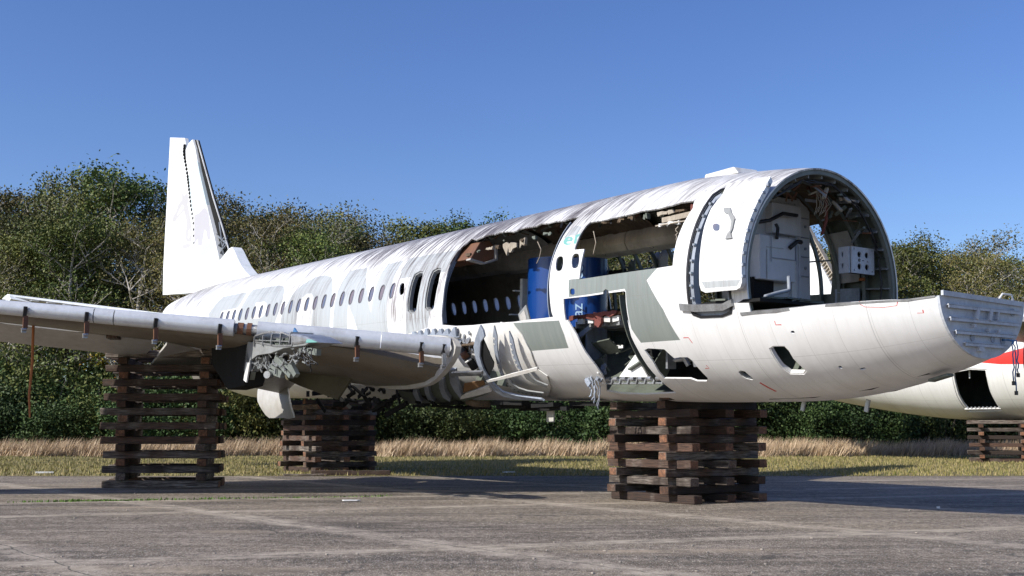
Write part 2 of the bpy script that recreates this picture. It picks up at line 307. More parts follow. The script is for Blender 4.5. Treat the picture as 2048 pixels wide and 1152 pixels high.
# outlines measured in metres and degrees in the hull frame (station, angle from the crown)
T={'win':[[-0.04,77.49],[0.47,78.14],[1,78.36],[1.53,78.04],[2.09,77.92],[2.63,77.8],[3.17,77.71],[3.71,77.64],[4.25,77.6],[4.77,77.42],[5.32,77.32],[5.85,77.2],[6.41,77.17],[6.93,77.1],[7.45,76.94],[7.98,76.95],[8.51,76.86],[9.04,76.8],[9.55,76.62],[10.07,76.51],[10.59,76.41],[11.1,76.45]],
'holes':{'mid':[[13.49,102.5],[13.51,96.39],[13.57,86.3],[13.55,74],[13.5,62.4],[13.54,53.94],[13.66,48.48],[13.73,43.51],[14,46.17],[14.38,42.91],[14.69,43.96],[14.8,42.8],[15.15,43.52],[15.42,45.3],[15.74,43.1],[16.18,44.43],[16.31,42.54],[16.58,43.54],[16.8,43.1],[17.12,44.52],[17.29,43.93],[17.59,43.58],[17.55,50.96],[17.51,57.78],[17.48,66.6],[17.46,73.94],[17.46,80.18],[17.48,87.76],[17.5,95.18],[17.51,101.13],[17.54,103.7],[17.15,103.94],[16.68,104.02],[16.2,104.49],[15.3,104.17],[14.66,104.35],[14,103.88]],
'upper':[[18.17,50.99],[18.58,51.52],[18.77,51.14],[19.24,50.95],[19.63,49.93],[20.04,50.18],[20.43,48.56],[20.54,47.39],[20.88,47.05],[20.96,52.58],[20.95,57.03],[20.92,61.96],[20.91,66.64],[20.89,71.8],[20.89,77.47],[20.89,83.97],[20.53,84.55],[19.68,85.2],[18.79,85.48],[18.4,85.59],[18.4,79.53],[18.38,69.1],[18.08,68.53],[18.07,63.49],[18.08,58.19],[18.1,54.01]],
'cargo':[[17.92,94.79],[18.63,94.77],[19.09,94.48],[19.11,92.93],[19.17,92.22],[19.24,92.98],[19.26,94.4],[19.68,94.27],[19.71,94.79],[19.69,104.65],[19.68,112.01],[19.66,108.51],[19.63,117.04],[19.66,124.4],[19.67,134.6],[19.7,145.38],[19.71,157.57],[18.76,159.81],[18.15,158.47],[17.84,155.06],[18.11,147.25],[18.23,139.77],[18.25,133.3],[18.17,124.61],[18.12,114.24],[17.97,106],[17.9,106.19]],
'torn':[[19.82,124.74],[19.94,123.89],[20.33,124.78],[20.39,127.4],[20.46,130.11],[20.61,129.61],[20.79,129.75],[20.85,131.71],[20.88,137.6],[20.91,143.86],[20.81,146.45],[20.59,146.18],[20.49,144.11],[19.84,143.55],[19.84,139.29],[19.88,131.53]],
'hatch':[[22.61,126.27],[22.71,125.01],[22.91,125.3],[22.95,128.03],[22.95,133.11],[23.02,142.16],[22.93,144.25],[22.69,143.15],[22.62,138.32],[22.61,131.89]],
'vent':[[21.7,139.91],[21.78,138.94],[21.85,139.69],[21.9,145],[21.85,146.14],[21.74,144.85],[21.7,142.29]],
'pw1':[[17.83,75.73],[17.83,78.06],[17.81,79.17],[17.77,79.64],[17.68,79.43],[17.64,78.74],[17.61,77.49],[17.59,75.09],[17.58,72.67],[17.6,71.48],[17.64,70.99],[17.72,71.24],[17.77,71.99],[17.8,73.3]],
'pw2':[[18.32,75.55],[18.32,77.84],[18.3,78.93],[18.26,79.38],[18.18,79.17],[18.13,78.49],[18.11,77.26],[18.08,74.89],[18.07,72.51],[18.09,71.35],[18.13,70.87],[18.21,71.12],[18.26,71.86],[18.29,73.16]],
'pw3':[[18.27,91.72],[18.27,92.63],[18.25,93.07],[18.22,93.25],[18.17,93.15],[18.15,92.87],[18.13,92.37],[18.13,91.43],[18.13,90.52],[18.15,90.08],[18.18,89.9],[18.23,90],[18.25,90.29],[18.27,90.79]],
'exit1':[[12.38,65.79],[12.2,65.03],[12.01,66.58],[11.99,71.82],[12,79.67],[11.99,87.19],[12.01,91.48],[12.12,93.33],[12.29,93.5],[12.41,91.59],[12.45,85.91],[12.47,77.39],[12.44,69.48]],
'exit2':[[13.18,65.65],[13,64.91],[12.82,66.42],[12.79,71.51],[12.8,79.19],[12.78,86.51],[12.79,90.89],[12.91,92.93],[13.1,93.04],[13.2,90.85],[13.24,84.28],[13.27,75.93],[13.23,69.25]],
'w22':[[11.74,76.58],[11.75,78.89],[11.72,80.01],[11.68,80.49],[11.59,80.32],[11.55,79.66],[11.52,78.43],[11.49,76.05],[11.47,73.65],[11.49,72.47],[11.53,71.96],[11.62,72.16],[11.67,72.88],[11.7,74.17]],
'doorway':[[21.25,44],[21.33,40],[21.5,38],[21.95,38],[22.1,40],[22.15,44],[22.15,104],[22.1,107.5],[21.9,109],[21.45,109],[21.3,107.5],[21.25,104]]},
'let':{'F':[[-0.76,55.34],[0.23,54.95],[1.3,54.9],[1.26,66.66],[1.13,70.63],[-0.19,71.39],[-0.16,80.61],[-1.02,78.75],[-1.36,72.33],[-1.08,63.64]],
'R':[[1.66,53.07],[2.69,53.5],[3.71,54.38],[4.15,56.59],[4.43,61.81],[4.6,71.03],[4.56,79.21],[4.42,85.63],[4.31,92.69],[1.24,84.5],[1.43,73.89],[1.56,64.07]],
'R_':[[2.58,68.5],[3.22,68.87],[3.47,70.98],[3.59,76.88],[3.47,81.5],[3.18,83.12],[2.51,82.53],[2.56,75.83]],
'O':[[5.02,73.93],[5.14,66.43],[5.49,58.21],[6.11,52.61],[6.73,52.52],[7.24,56],[7.51,60.55],[7.81,70.88],[7.95,81.19],[7.95,90.81],[7.9,99.68],[4.74,92.59],[4.77,86.15],[4.8,79.61]],
'O_':[[6.18,68],[6.46,68.62],[6.68,71.8],[6.85,81.77],[6.84,89.19],[6.77,97.68],[5.82,95.25],[5.84,86.45],[5.87,80.11],[5.94,70.95]],
'N':[[8.27,52.87],[9.21,53.28],[9.47,62.98],[9.88,75.27],[10.2,89.64],[10.23,81.8],[10.22,71.21],[10.23,61.05],[10.3,53.45],[11.06,52.97],[11.01,61.94],[11.04,70.73],[11.03,78.81],[10.98,86.51],[11.01,95.29],[11.01,106.28],[9.52,103.06],[9.28,91.62],[8.95,82.38],[8.94,89.95],[8.9,102.08],[8.1,100.52],[8.13,87.52],[8.14,75.38],[8.13,62.89]],
'T':[[11.31,52.07],[12.38,52.08],[13.59,52.87],[13.52,58.17],[13.48,64.16],[13.48,68.79],[13.17,68.85],[13.25,80.14],[13.03,93.13],[12.86,103.17],[11.83,106.7],[11.95,92.43],[11.87,82.68],[11.87,68.59],[11.32,68.64],[11.27,60.08]],
'G1':[[18.08,85.01],[18.79,85.41],[19.68,84.99],[20.52,84.59],[20.27,90.03],[20.61,104.48],[20.81,120.05],[19.82,120.66],[19.7,113.11],[19.71,104.68],[19.72,94.81],[19.69,93.19],[18.75,93.96],[18.09,94.24]],
'G2':[[16.2,105.08],[17.7,105.87],[17.75,113.35],[17.73,121.46],[16.49,122.1],[16.38,112.83]],
'e':[[17.6,61.61],[17.62,59.6],[17.71,59.05],[17.82,59.76],[17.89,61.08],[17.9,62.72],[17.73,62.52],[17.74,63.38],[17.82,63.9],[17.89,63.73],[17.88,64.71],[17.77,64.77],[17.66,63.8]],
'e_':[[17.72,61.36],[17.72,60.27],[17.78,60.3],[17.81,61.06],[17.81,61.67]],
'r':[[17.97,64.69],[17.92,58.93],[17.99,58.56],[18.06,58.3],[18.06,60.1],[18.02,60.67],[18.06,64.74]],
'red1':[[21.93,148.71],[21.97,148.2],[22.08,157.17],[22.03,157.65]],
'pillar':[[17.62,55.36],[17.72,51.25],[17.95,53.03],[17.99,59.65],[17.75,58.73],[17.62,59.6],[17.54,59.33]]},
'door':[[21.8,52.19],[21.71,59.79],[21.7,68.78],[21.72,77.68],[21.73,88.42],[21.73,94.22],[21.76,96.55],[21.85,97.55],[22.48,96.7],[22.56,95.73],[22.6,93.53],[22.59,83.05],[22.6,75.83],[22.61,66.21],[22.63,56.93],[22.62,48.75],[22.55,40.85],[22.12,42.79],[21.75,44.89]],
'doorwin':[[22.04,69.53],[22.05,70.47],[22.04,70.93],[22.02,71.14],[21.97,71.08],[21.94,70.81],[21.92,70.31],[21.9,69.35],[21.89,68.4],[21.9,67.93],[21.93,67.72],[21.98,67.79],[22,68.07],[22.03,68.57]],
'handle':[[22.01,60.5],[22.15,60.39],[22.22,63.04],[22.33,65.81],[22.33,67.45],[22.34,70.66],[22.32,72.52],[22.37,74.99],[22.24,75.23],[22.26,73.41],[22.3,71.26],[22.28,67.42],[22.16,63.67],[22.07,62.88]],
'sillrec':[[21.1,98.95],[21.18,98.4],[21.26,100.76],[21.45,101.49],[22.06,99.95],[22.09,97.74],[22.07,101.88],[21.2,103.29]],
'sill2':[[22.29,107.64],[22.96,106.48],[24.93,98.15],[24.93,99.38],[22.95,107.5],[22.29,108.83]],
'antenna':[[20,2.12],[20.75,2.11],[20.81,2.04],[20.02,2.07]],
'rudder':[[-11.87,8.77],[-9.98,8.4],[-9.8,8.09],[-9.85,7.75],[-9.57,7.28],[-9.26,6.75],[-9.08,6.35],[-8.87,5.88],[-8.62,5.34],[-8.29,4.8],[-8.13,4.04],[-7.84,3.1],[-7.41,2.01],[-7.57,1.92],[-11.54,2.1],[-11.69,3.13],[-11.8,6.43]],
'fin':[[-8.98,8.15],[-9.43,8.06],[-9.72,7.85],[-9.57,7.28],[-9.26,6.75],[-8.87,5.88],[-8.62,5.34],[-8.29,4.8],[-8.13,4.04],[-7.84,3.1],[-7.38,2.06],[-7.38,1.78],[-5.34,1.94],[-3.52,2],[-1.96,2.03],[-2.46,2.24],[-2.99,2.53],[-3.39,2.85],[-3.71,3.13],[-3.96,3.29],[-4.25,3.26],[-5.14,2.91],[-5.9,3.97],[-6.87,5.23],[-7.91,6.66],[-8.57,7.71]],
'finLE':[[-8.93,8.14],[-8.52,8.02],[-7.39,6.71],[-6.4,5.46],[-5.29,4.19],[-4.47,3.18],[-5.14,2.91],[-5.9,3.97],[-6.87,5.23],[-7.91,6.66]],
'horsehead':[[-9.92,6.14],[-9.62,5.98],[-9.25,6.03],[-9.04,5.78],[-9.1,5.53],[-8.81,5.12],[-8.54,4.71],[-8.36,3.98],[-8.99,4.03],[-9.24,4.29],[-9.15,4.53],[-9.13,4.84],[-9.53,5.34],[-9.98,5.21],[-10.52,5.02],[-10.92,5.1],[-10.88,5.26],[-10.49,5.46],[-10.29,5.7],[-9.88,5.83]],
'horsebody':[[-8.22,4.99],[-7.7,5],[-7.2,5.15],[-6.86,5.08],[-6.58,4.83],[-6.35,4.32],[-6.24,3.83],[-6.54,3.81],[-6.75,4.19],[-6.92,4.27],[-7.11,3.69],[-7.54,3.71],[-7.66,3.99],[-7.98,3.78],[-8.08,4.16]],
'horsefeet':[[-9.53,3.95],[-8.98,3.96],[-8.43,3.88],[-8.51,3.78],[-8.96,3.76],[-9.32,3.77]],
'finblue':[[-9.02,7.73],[-8.23,7.15],[-7.71,6.51],[-7.2,5.82],[-6.84,5.22],[-7.2,5.16],[-7.7,5.02],[-8.13,5],[-8.62,5.34],[-8.76,5.74],[-9.16,6.68]],
'finteal':[[-7.8,3.71],[-7.1,3.66],[-6.8,3.9],[-6.36,3.73],[-6.05,3.87],[-5.84,3.44],[-6.48,3.33],[-6.96,3.2],[-7.46,3.06],[-7.84,3.4]],
'stab':[[-9,6.33,1.54],[-9,5.81,1.35],[-9,2.76,1.02],[-9,0.84,0.88],[-9,5.54,1.21]],
'pylonbody':[[12.34,-0.95],[13.93,-1.09],[14.56,-1.09],[15.41,-1.08],[15.17,-1.13],[14.21,-1.15],[13.57,-1.23],[12.9,-1.25],[12.51,-1.35],[12.48,-1.57],[12.17,-1.57],[12.24,-1.25]],
'pylonbox':[[12.72,-0.97],[12.76,-0.85],[13.2,-0.81],[13.58,-0.8],[14.19,-0.85],[14.59,-0.94],[14.61,-1.11],[13.84,-1.09]],
'pylonnose':[[14.19,-0.85],[14.81,-0.89],[15.24,-0.95],[15.57,-1.03],[15.82,-1.1],[15.25,-1.09],[14.63,-1.11],[14.6,-0.96]],
'pyloncasc':[[12.51,-1.38],[13.1,-1.27],[13.39,-1.26],[13.41,-1.47],[13.17,-1.52],[12.83,-1.58],[12.53,-1.53]],
'py_strut1':[[13.63,-1.34],[14.3,-1.69]],
'py_strut2':[[13.36,-1.45],[13.89,-1.63]],
'py_strut3':[[13.67,-1.29],[14.52,-1.66]],
'py_strut4':[[14.33,-1.45],[14.52,-1.68]],
'py_strut5':[[12.48,-1.57],[12.29,-1.73]],
'py_gb':[[14.79,-1.17],[15.47,-1.26]],
'py_pipe':[[13.37,-1.58],[13.85,-1.67]],
'py_loop':[[14.97,-1.28],[15.56,-1.46]],
'py_wire':[[15.35,-1.37],[15.37,-1.63]],
'py_oval':[[13.35,-1.59],[13.67,-1.72]],
'py_blade':[[14.14,-0.84],[14.2,-0.74],[14.37,-0.85]],
'wingpts':[],
'fp':{'bellypanel':[[13.52,104.04],[14.99,104.92],[16.18,104.69],[16.43,111.88],[16.51,121.64],[16.39,133.43],[16.55,139.18],[16.27,149.92],[15.27,169.82],[15.32,157.03],[14.91,140.95],[15,132.56],[14.59,115.13],[14.01,114.53],[14.08,105.48]],
'ribA':[[15.56,103.48],[15.29,109.38],[15.12,113.74],[15.03,119.97],[14.97,126.68],[14.96,133.59],[14.94,140.31],[15.05,144.97],[15.47,147.43],[16.35,148.51],[16.32,147],[15.62,144.31],[15.22,141.44],[15.14,137.13],[15.12,132.19],[15.12,125.87],[15.2,119.28],[15.43,111.74],[15.63,108.98],[15.63,106.07]],
'ribB':[[15.82,104.78],[15.69,110.21],[15.58,117.38],[15.44,126],[15.32,133.5],[15.4,134.25],[15.54,126.07],[15.69,117.48],[15.83,110.36]],
'ribC':[[16.24,108.38],[16.15,115.05],[16.07,121.72],[16.02,127.99],[16.01,132.86],[16.11,131.41],[16.18,124.44],[16.25,117.61],[16.29,112.77]],
'ribD':[[15.39,135.11],[15.27,140.57],[15.3,145.49],[15.57,148.87],[16.11,149.52],[16.25,147.44],[15.78,145.49],[15.57,142.99],[15.48,139.46],[15.52,135.15]],
'ribE':[[16.04,133.94],[16.01,137.62],[16.13,141.03],[16.43,144.71],[16.53,142.88],[16.3,139.36],[16.22,136.09],[16.2,133.71]],
'shelf':[[15.08,131.91],[15.61,130.27],[16.16,128.16],[17.12,125.12],[17.08,126.67],[16.09,130.08],[15.11,133.03]],
'dark':[[15.46,108.78],[15.52,114.55],[15.54,123.45],[15.44,125.97],[14.97,132.99],[15.03,126.64],[15.15,119.86],[15.37,112.1]],
'pan':[[10.75,137.48],[11.59,137.42],[12.73,134.23],[13.54,128.24],[13.32,136.67],[13.13,148.38],[13.24,149.91],[14.55,144.82],[13.42,152.33],[12.15,159.27],[10.97,160.93],[10.03,160.44],[10.18,152.15],[10.46,143.94]],
'panrib1':[[11.58,137.37],[11.28,143.79],[11.01,151.56],[11.06,154.29],[11.21,152.39],[11.45,145.2],[11.75,137.4]],
'panrib2':[[12.18,136.31],[11.85,143.8],[11.58,151.42],[11.6,155.05],[11.8,152.23],[11.99,145.19],[12.36,136.36]],
'panrib3':[[12.97,133.2],[12.69,139.97],[12.43,148.06],[12.47,152.55],[12.66,149.56],[12.82,142.5],[13.18,132.73]],
'panrib4':[[13.67,126.6],[13.38,135.02],[13.24,141.92],[13.14,148.69],[13.32,146.52],[13.57,138.38],[13.77,130.99],[13.91,126.71]],
'orange':[[13.8,137.43],[14.32,136.23],[14.64,135.45],[14.56,138.73],[13.94,142.22],[13.36,145.47]],
'whitepan':[[13.28,146.52],[13.63,143.84],[14.8,137.53],[14.74,142],[13.8,146.45],[13.11,149.13]],
'bar':[[13.99,126.1],[15.21,125.75],[15.13,128.04],[13.92,128.17]],
'lip':[[11.59,129.62],[13.12,128.59],[13.72,126.19],[14.22,122.74],[14.2,121.72],[13.74,124.15],[13.21,126.46],[11.8,128.28]],
'scal0':[[12.76,107.34],[12.87,105.47],[12.93,103.55],[13.01,103.64],[13.01,107.17],[13.09,107.71]],
'scal1':[[13.04,107.66],[13.17,105.81],[13.24,103.93],[13.32,104.02],[13.32,107.52],[13.4,108.05]],
'scal2':[[13.29,107.94],[13.44,106.12],[13.52,104.27],[13.6,104.36],[13.6,107.84],[13.67,108.36]],
'scal3':[[13.54,108.21],[13.69,106.42],[13.8,104.61],[13.87,104.7],[13.87,108.14],[13.94,108.66]],
'scal4':[[13.76,109.6],[13.96,106.86],[14.11,104.14],[14.18,104.23],[14.14,109.58],[14.22,110.09]],
'scal5':[[12.46,107.02],[12.57,105.66],[12.63,104.24],[12.7,104.33],[12.72,106.85],[12.8,107.39]],
'scal6':[[12.2,106.54],[12.31,105.62],[12.35,104.64],[12.43,104.73],[12.46,106.38],[12.54,106.93]],
'scalback':[[11.88,106.17],[12.72,104.1],[13.56,103.36],[14.04,104.42],[14.09,108.92],[14.06,113.44],[13.88,110.31],[13.54,109.01],[12.8,107.42]]},
'geardoor':[[4.31,-1.7],[5.92,-1.78],[6.41,-1.82],[6.75,-2.18],[6.88,-2.48],[6.84,-2.59],[5.21,-2.62],[5.03,-2.55],[4.59,-2.19]],
'bulk':[[1.08,-0.55],[-0.95,-0.5]],
'b_door':[[-1.49,99.38],[-1.52,114.03],[-1.57,125.53],[-1.57,137.55],[-1.54,150.13],[0.15,148.48],[0.19,134.45],[0.19,122.07],[0.23,109.15],[0.24,98.49],[-0.57,96.87]],
'b_red':[[-0.2,91.11],[0.52,86.62],[1.26,82.65],[2.67,76.78],[3.5,96.79],[1.97,95.47],[0.87,94.26]],
'b_red2':[[1.11,59.2],[1.11,46.3],[1.2,35.2],[1.62,43.31],[4.32,67.48],[4.36,75.47],[1.93,67],[1.35,65.33]],
'b_fin':[[-13.26,9.6],[-12.23,8.6],[-11.36,7.16],[-10.63,5.94],[-9.96,4.8],[-8.84,2.62],[-15.73,2.61],[-14.72,9.84]],
'holesx':{'b':[[15.72,111.39],[15.66,114.28],[15.48,126.13],[15.43,129.19]],
'c':[[16.19,115.28],[16.15,118.3],[16.11,121.42],[16.09,124.47],[16.07,127.28],[16.05,130.3]],
'd':[[15.43,137.98],[15.44,140.45],[15.47,142.82],[15.54,144.68],[15.63,145.84],[15.73,146.62],[15.91,147.28],[16.02,147.54]]}}
SEC=[(-11.5,.45,1.55,.55,1.0),(-9,.95,1.80,-.15,.8),(-7,1.35,1.93,-.85,.5),(-5,1.68,2.02,-1.45,.25),(-3,1.88,2.06,-1.85,.08),(-1,1.975,2.07,-2.07,0),(19.5,1.975,2.07,-2.07,0),(21,1.95,1.99,-2.06,-.03),(22.5,1.88,1.83,-2.02,-.1),(23.5,1.70,1.55,-1.9,-.22),(24.4,1.42,1.1,-1.70,-.35),(25.3,1.05,.4,-1.41,-.5),(26,.7,0,-1.1,-.6)]
def sect(s):
    S=[r[0] for r in SEC]
    i=min(max(bisect.bisect_right(S,s)-1,0),len(S)-2)
    a,b=SEC[i],SEC[i+1]; t=(s-a[0])/(b[0]-a[0]); t=min(max(t,0),1)
    # catmull-rom
    p0=SEC[max(i-1,0)]; p3=SEC[min(i+2,len(SEC)-1)]
    out=[]
    for j in range(1,5):
        h=b[0]-a[0]
        m0=(b[j]-p0[j])/(b[0]-p0[0]) if i>0 else (b[j]-a[j])/h
        m1=(p3[j]-a[j])/(p3[0]-a[0]) if i+2<len(SEC) else (b[j]-a[j])/h
        if a[j]==b[j]: m0=m1=0
        t2,t3=t*t,t*t*t
        out.append((2*t3-3*t2+1)*a[j]+(t3-2*t2+t)*h*m0+(-2*t3+3*t2)*b[j]+(t3-t2)*h*m1)
    return out # W,T,B,c

# ---------------------------------------------------------------- sections of the fuselage
def ellpos(k=0.):
    def f(s,ph):
        Wd,Tp,Bt,c=sect(s); a=R(ph); u=math.cos(a)
        return (s,(Wd+k)*math.sin(a),c+((Tp+k-c) if u>0 else (c-Bt+k))*u)
    return f
Fv=Vector((0.57133854,-0.82025123,-0.02757139)); Nv=Vector((-0.82056318,-0.57155583,0)); Uv=Vector((0.01575859,-0.02262407,0.99961984)); Ov=Vector((-7.65225,37.12995,4.47405))
AM=Matrix((( Fv.x,Nv.x,Uv.x,Ov.x),(Fv.y,Nv.y,Uv.y,Ov.y),(Fv.z,Nv.z,Uv.z,Ov.z),(0,0,0,1)))
def wpos(s,n,u): return Ov+Fv*s+Nv*n+Uv*u
air=empty('wrecked_airliner','dismantled white airliner hull with torn open side and missing cockpit, resting on timber stacks','airliner',mat=AM)
H=T['holes']; L=T['let']
def ovalsp(s,p,ds,dp,n=16):
    return [(s+ds*math.copysign(abs(math.cos(a))**.75,math.cos(a)),p+dp*math.copysign(abs(math.sin(a))**.75,math.sin(a))) for a in [2*math.pi*i/n for i in range(n)]]
front=[(22.5,107.6),(22.5,60),(22.5,0),(22.5,-60),(22.5,-107.6),(22.96,-106.5),(24,-102.5),(24.93,-98.5),(25.4,-94),(26,-94),(26,94),(25.4,94),(24.93,98.5),(24,102.5),(22.96,106.5)]
winlist=[ovalsp(-.03+.5325*i,T['win'][min(i,21)][1] if 0 else 77.5-.05*i,.118,5.6) for i in range(22)]
farwins=[ovalsp(.5325*i-.03,-76.5,.115,5.2) for i in range(1,24)]
farh=[[(14.1,-53),(15.5,-51.5),(17.7,-51),(17.7,-66),(16,-64.5),(14.1,-64)],[(14.55,-76),(16,-75),(18.0,-76),(18,-93),(16,-90),(14.6,-88)],
 [(20.25,-46),(20.9,-47),(21.1,-50),(21.13,-60),(21.08,-78),(21,-90),(20.25,-90),(20.2,-60)]]
wheelbay=[[(2.0,150),(6.5,150),(6.5,180.),(2.0,180.)]]
nosebay=[[(21.2,172),(24.6,172),(24.6,180),(21.2,180)]]
holes=[H[k] for k in ('mid','upper','cargo','torn','hatch','vent','pw1','pw2','pw3','exit1','exit2','w22','doorway')]+[front]+winlist+farwins+farh+[ovalsp(23.6,142,.03,1.2,8),ovalsp(23.9,146,.05,1.,8),ovalsp(23.15,118,.035,.8,8)]
paint=[(L['F'],1),(L['R'],1),(L['R_'],0),(L['O'],1),(L['O_'],0),(L['N'],1),(L['T'],1),(L['G1'],2),(L['G2'],2),(L['pillar'],1),(L['e'],3),(L['e_'],1),(L['r'],3),(L['red1'],4),
 ([(22.55,101),(22.58,104),(22.72,105),(23.0,104.6),(23.1,103.3)],0)]
def thinline(pts,w,m):
    o=[];q=[]
    for i,(a,b) in enumerate(pts):
        p0=pts[max(i-1,0)]; p1=pts[min(i+1,len(pts)-1)]; dx=p1[0]-p0[0]; dy=(p1[1]-p0[1])/29.; l=math.hypot(dx,dy) or 1; nx,ny=-dy/l*w,dx/l*w*29
        o.append((a+nx,b+ny)); q.append((a-nx,b-ny))
    return (o+q[::-1],m)
rd=[(24.28,96.8+3),(24.29,103),(24.35,104.6),(24.6,104.8),(24.78,103.4),(24.80,100.4)]
paint+= [thinline(rd,.006,4), thinline([(20.9,119),(21.02,119),(21.06,122)],.008,4), thinline([(22.9,112),(22.9,114),(23,114)],.008,4), thinline([(25.1,106.5),(25.1,109),(25.02,109)],.008,4), thinline([(21.1,135),(21.12,137),(21.03,137)],.008,4)]
SKM=[M['white'],M['letter'],M['greygreen'],M['teal'],M['redpaint'],M['primer']]
skin=cdt('fuselage_skin',[(-9.6,-180),(25.3,-180),(25.3,180),(-9.6,180)],holes,paint,ellpos(),SKM,air,gx=.26,gy=5,solid=.028)
# windows
for i,w in enumerate(winlist):
    cx=sum(p[0] for p in w)/len(w); cy=sum(p[1] for p in w)/len(w)
    fr=cdt('window',ovalsp(cx,cy,.118,5.6),[ovalsp(cx,cy,.098,4.75)],[],ellpos(.004),[M['seal']],air,gx=.3,gy=9,solid=.03)
    cdt('pane',ovalsp(cx,cy,.10,4.8),[],[],ellpos(-.012),[M['shade']],fr,gx=.3,gy=3,solid=0)
# raised panel line lap strips
mb=MB()
for s_ in (5.3,10.7,16.1,19.55):
    pass
# emergency exit frames
for k in ('exit1','exit2'):
    P=H[k]; cx=sum(p[0] for p in P)/len(P); cy=sum(p[1] for p in P)/len(P)
    Q=[(cx+(a-cx)*.86,cy+(b-cy)*.93) for a,b in P]
    cdt('exit_frame',[(cx+(a-cx)*1.0,cy+(b-cy)*1.0) for a,b in P],[Q],[],ellpos(-.03),[M['primerlight']],air,gx=.2,gy=5,solid=.09)
def arc(mb,s,p0,p1,d,t,k=-.03,m=0,step=4,spos=None):
    n=max(2,int(abs(p1-p0)/step)); vs=[]
    for i in range(n+1):
        ph=p0+(p1-p0)*i/n
        for (kk,ss) in ((k,s-t/2),(k,s+t/2),(k-d,s+t/2),(k-d,s-t/2)):
            vs.append(ellpos(kk)(ss,ph))
    fs=[]
    for i in range(n):
        for j in range(4): fs.append((i*4+j,i*4+(j+1)%4,i*4+4+(j+1)%4,i*4+4+j))
    fs+=[(0,3,2,1),(n*4,n*4+1,n*4+2,n*4+3)]
    mb.add(vs,fs,m)
def frame(s,p0,p1,d=.10,t=.02,mt='primerlight',cap=.045,name='frame_rib'):
    mb=MB(); arc(mb,s,p0,p1,d,t); arc(mb,s+cap/2,p0,p1,.012,cap,k=-.03-d,step=4)
    return mb.build(name,M[mt],air)
# front edge frame, thick and pale
mb=MB(); arc(mb,22.46,-107,107,.075,.03,k=-.03,step=3); arc(mb,22.42,-107,107,.015,.06,k=-.10,step=3); fr_=mb.build('front_frame',M['primermid'],air,auto=40)
for i in range(15):
    s=13.75+.5335*i*1.02
    if 17.2<s<18.1: frame(s,-118,100,mt='primer')
    else: frame(s,-118,42,mt='primer')
for s in (21.3,21.87): frame(s,-118,38,d=.16,mt='primermid',cap=.07)
g=MB()
for ph in range(-100,30,11):
    A_=[ellpos(k)(s,ph) for k,s in ((-.03,21.9),(-.03,22.42),(-.17,22.42),(-.17,21.9))]; B_=[ellpos(k)(s,ph+.8) for k,s in ((-.03,21.9),(-.03,22.42),(-.17,22.42),(-.17,21.9))]
    g.add(A_+B_,[(0,1,2,3),(7,6,5,4),(0,4,5,1),(1,5,6,2),(2,6,7,3),(3,7,4,0)])
g.each('intercostal',M['primerlight'],air)
for s in (17.38,): frame(s,46,150,d=.14,mt='spar')
frame(13.42,48,102,d=.10,mt='spar'); frame(17.02,50,150,d=.05,mt='spar') if 0 else None
frame(17.82,52,64,mt='primer')
frame(19.5,96,150,d=.12,mt='primer')
# stringers on the far side and in the crown of the open bays
mb=MB()
for ph in range(-112,48,8):
    vs=[]; s0,s1=13.6,22.4
    n=20
    for i in range(n+1):
        s=s0+(s1-s0)*i/n
        for dp,kk in ((-.35,-.03),(.35,-.03),(.35,-.065),(-.35,-.065)): vs.append(ellpos(kk)(s,ph+dp))
    fs=[]
    for i in range(n):
        for j in range(4): fs.append((i*4+j,i*4+(j+1)%4,i*4+4+(j+1)%4,i*4+4+j))
    if -66<ph<-50 or -92<ph<-75: 
        continue
    mb.add(vs,fs+[(0,1,2,3),(n*4,n*4+3,n*4+2,n*4+1)])
mb.build('stringers',M['primer'],air)
# cabin lining on the far side with its own window holes
lw=[ovalsp(.5325*i-.03,-76.2,.115,5.2) for i in range(8,24)]
cdt('side_lining',[(3.5,-112),(13.45,-112),(13.5,-90),(13.2,-70),(13.4,-52),(3.5,-52)],lw,[],ellpos(-.13),[M['lining']],air,gx=.4,gy=5,solid=.01,flip=True)
for w in lw: cdt('cabin_window',w,[],[],ellpos(-.10),[M['pane']],air,gx=.3,gy=4,solid=0)
cdt('ceiling_lining',[(3.5,-50),(13.5,-50),(13.45,-10),(13.2,10),(13.4,35),(12.6,48),(3.5,48)],[],[],ellpos(-.16),[M['lining']],air,gx=.4,gy=8,solid=.01,flip=True)
def jag(s0,s1,p0,p1,seed,amp=4):
    r=random.Random(seed); o=[]
    n=int((s1-s0)/.22)
    for i in range(n+1): o.append((s0+(s1-s0)*i/n,p0+r.uniform(-amp,amp)))
    for i in range(n+1): o.append((s1-(s1-s0)*i/n,p1+r.uniform(-amp,amp)))
    return o
def lumpy(k,amp,seed,sc=3.):
    from mathutils import noise
    def f(s,ph):
        nz=noise.noise(Vector((s*sc,ph*.07*sc,seed)))+.5*noise.noise(Vector((s*sc*2.3,ph*.16*sc,seed)))
        return ellpos(k+amp*nz)(s,ph)
    return f
for i,(a,b,p0,p1) in enumerate(((13.7,17.2,-42,36),(18.3,20.9,-40,34),(21.0,21.95,-50,34),(17.6,20.1,-80,-66),(19,19.3,-45,-40))):
    cdt('insulation_blanket',jag(a,b,p0,p1,i+3),[],[],lumpy(-.17,.06,i*7.1),[M['insul']],air,gx=.12,gy=3,solid=.01,smooth=False)
cdt('side_panel',[(18.3,-100),(20.15,-100),(20.15,-56),(18.3,-58)],[],[],ellpos(-.13),[M['lining']],air,gx=.4,gy=6,solid=.01)
cdt('side_panel',[(21.2,-56),(21.8,-54),(21.8,-84),(21.3,-85)],[],[],ellpos(-.15),[M['lining']],air,gx=.4,gy=6,solid=.01)
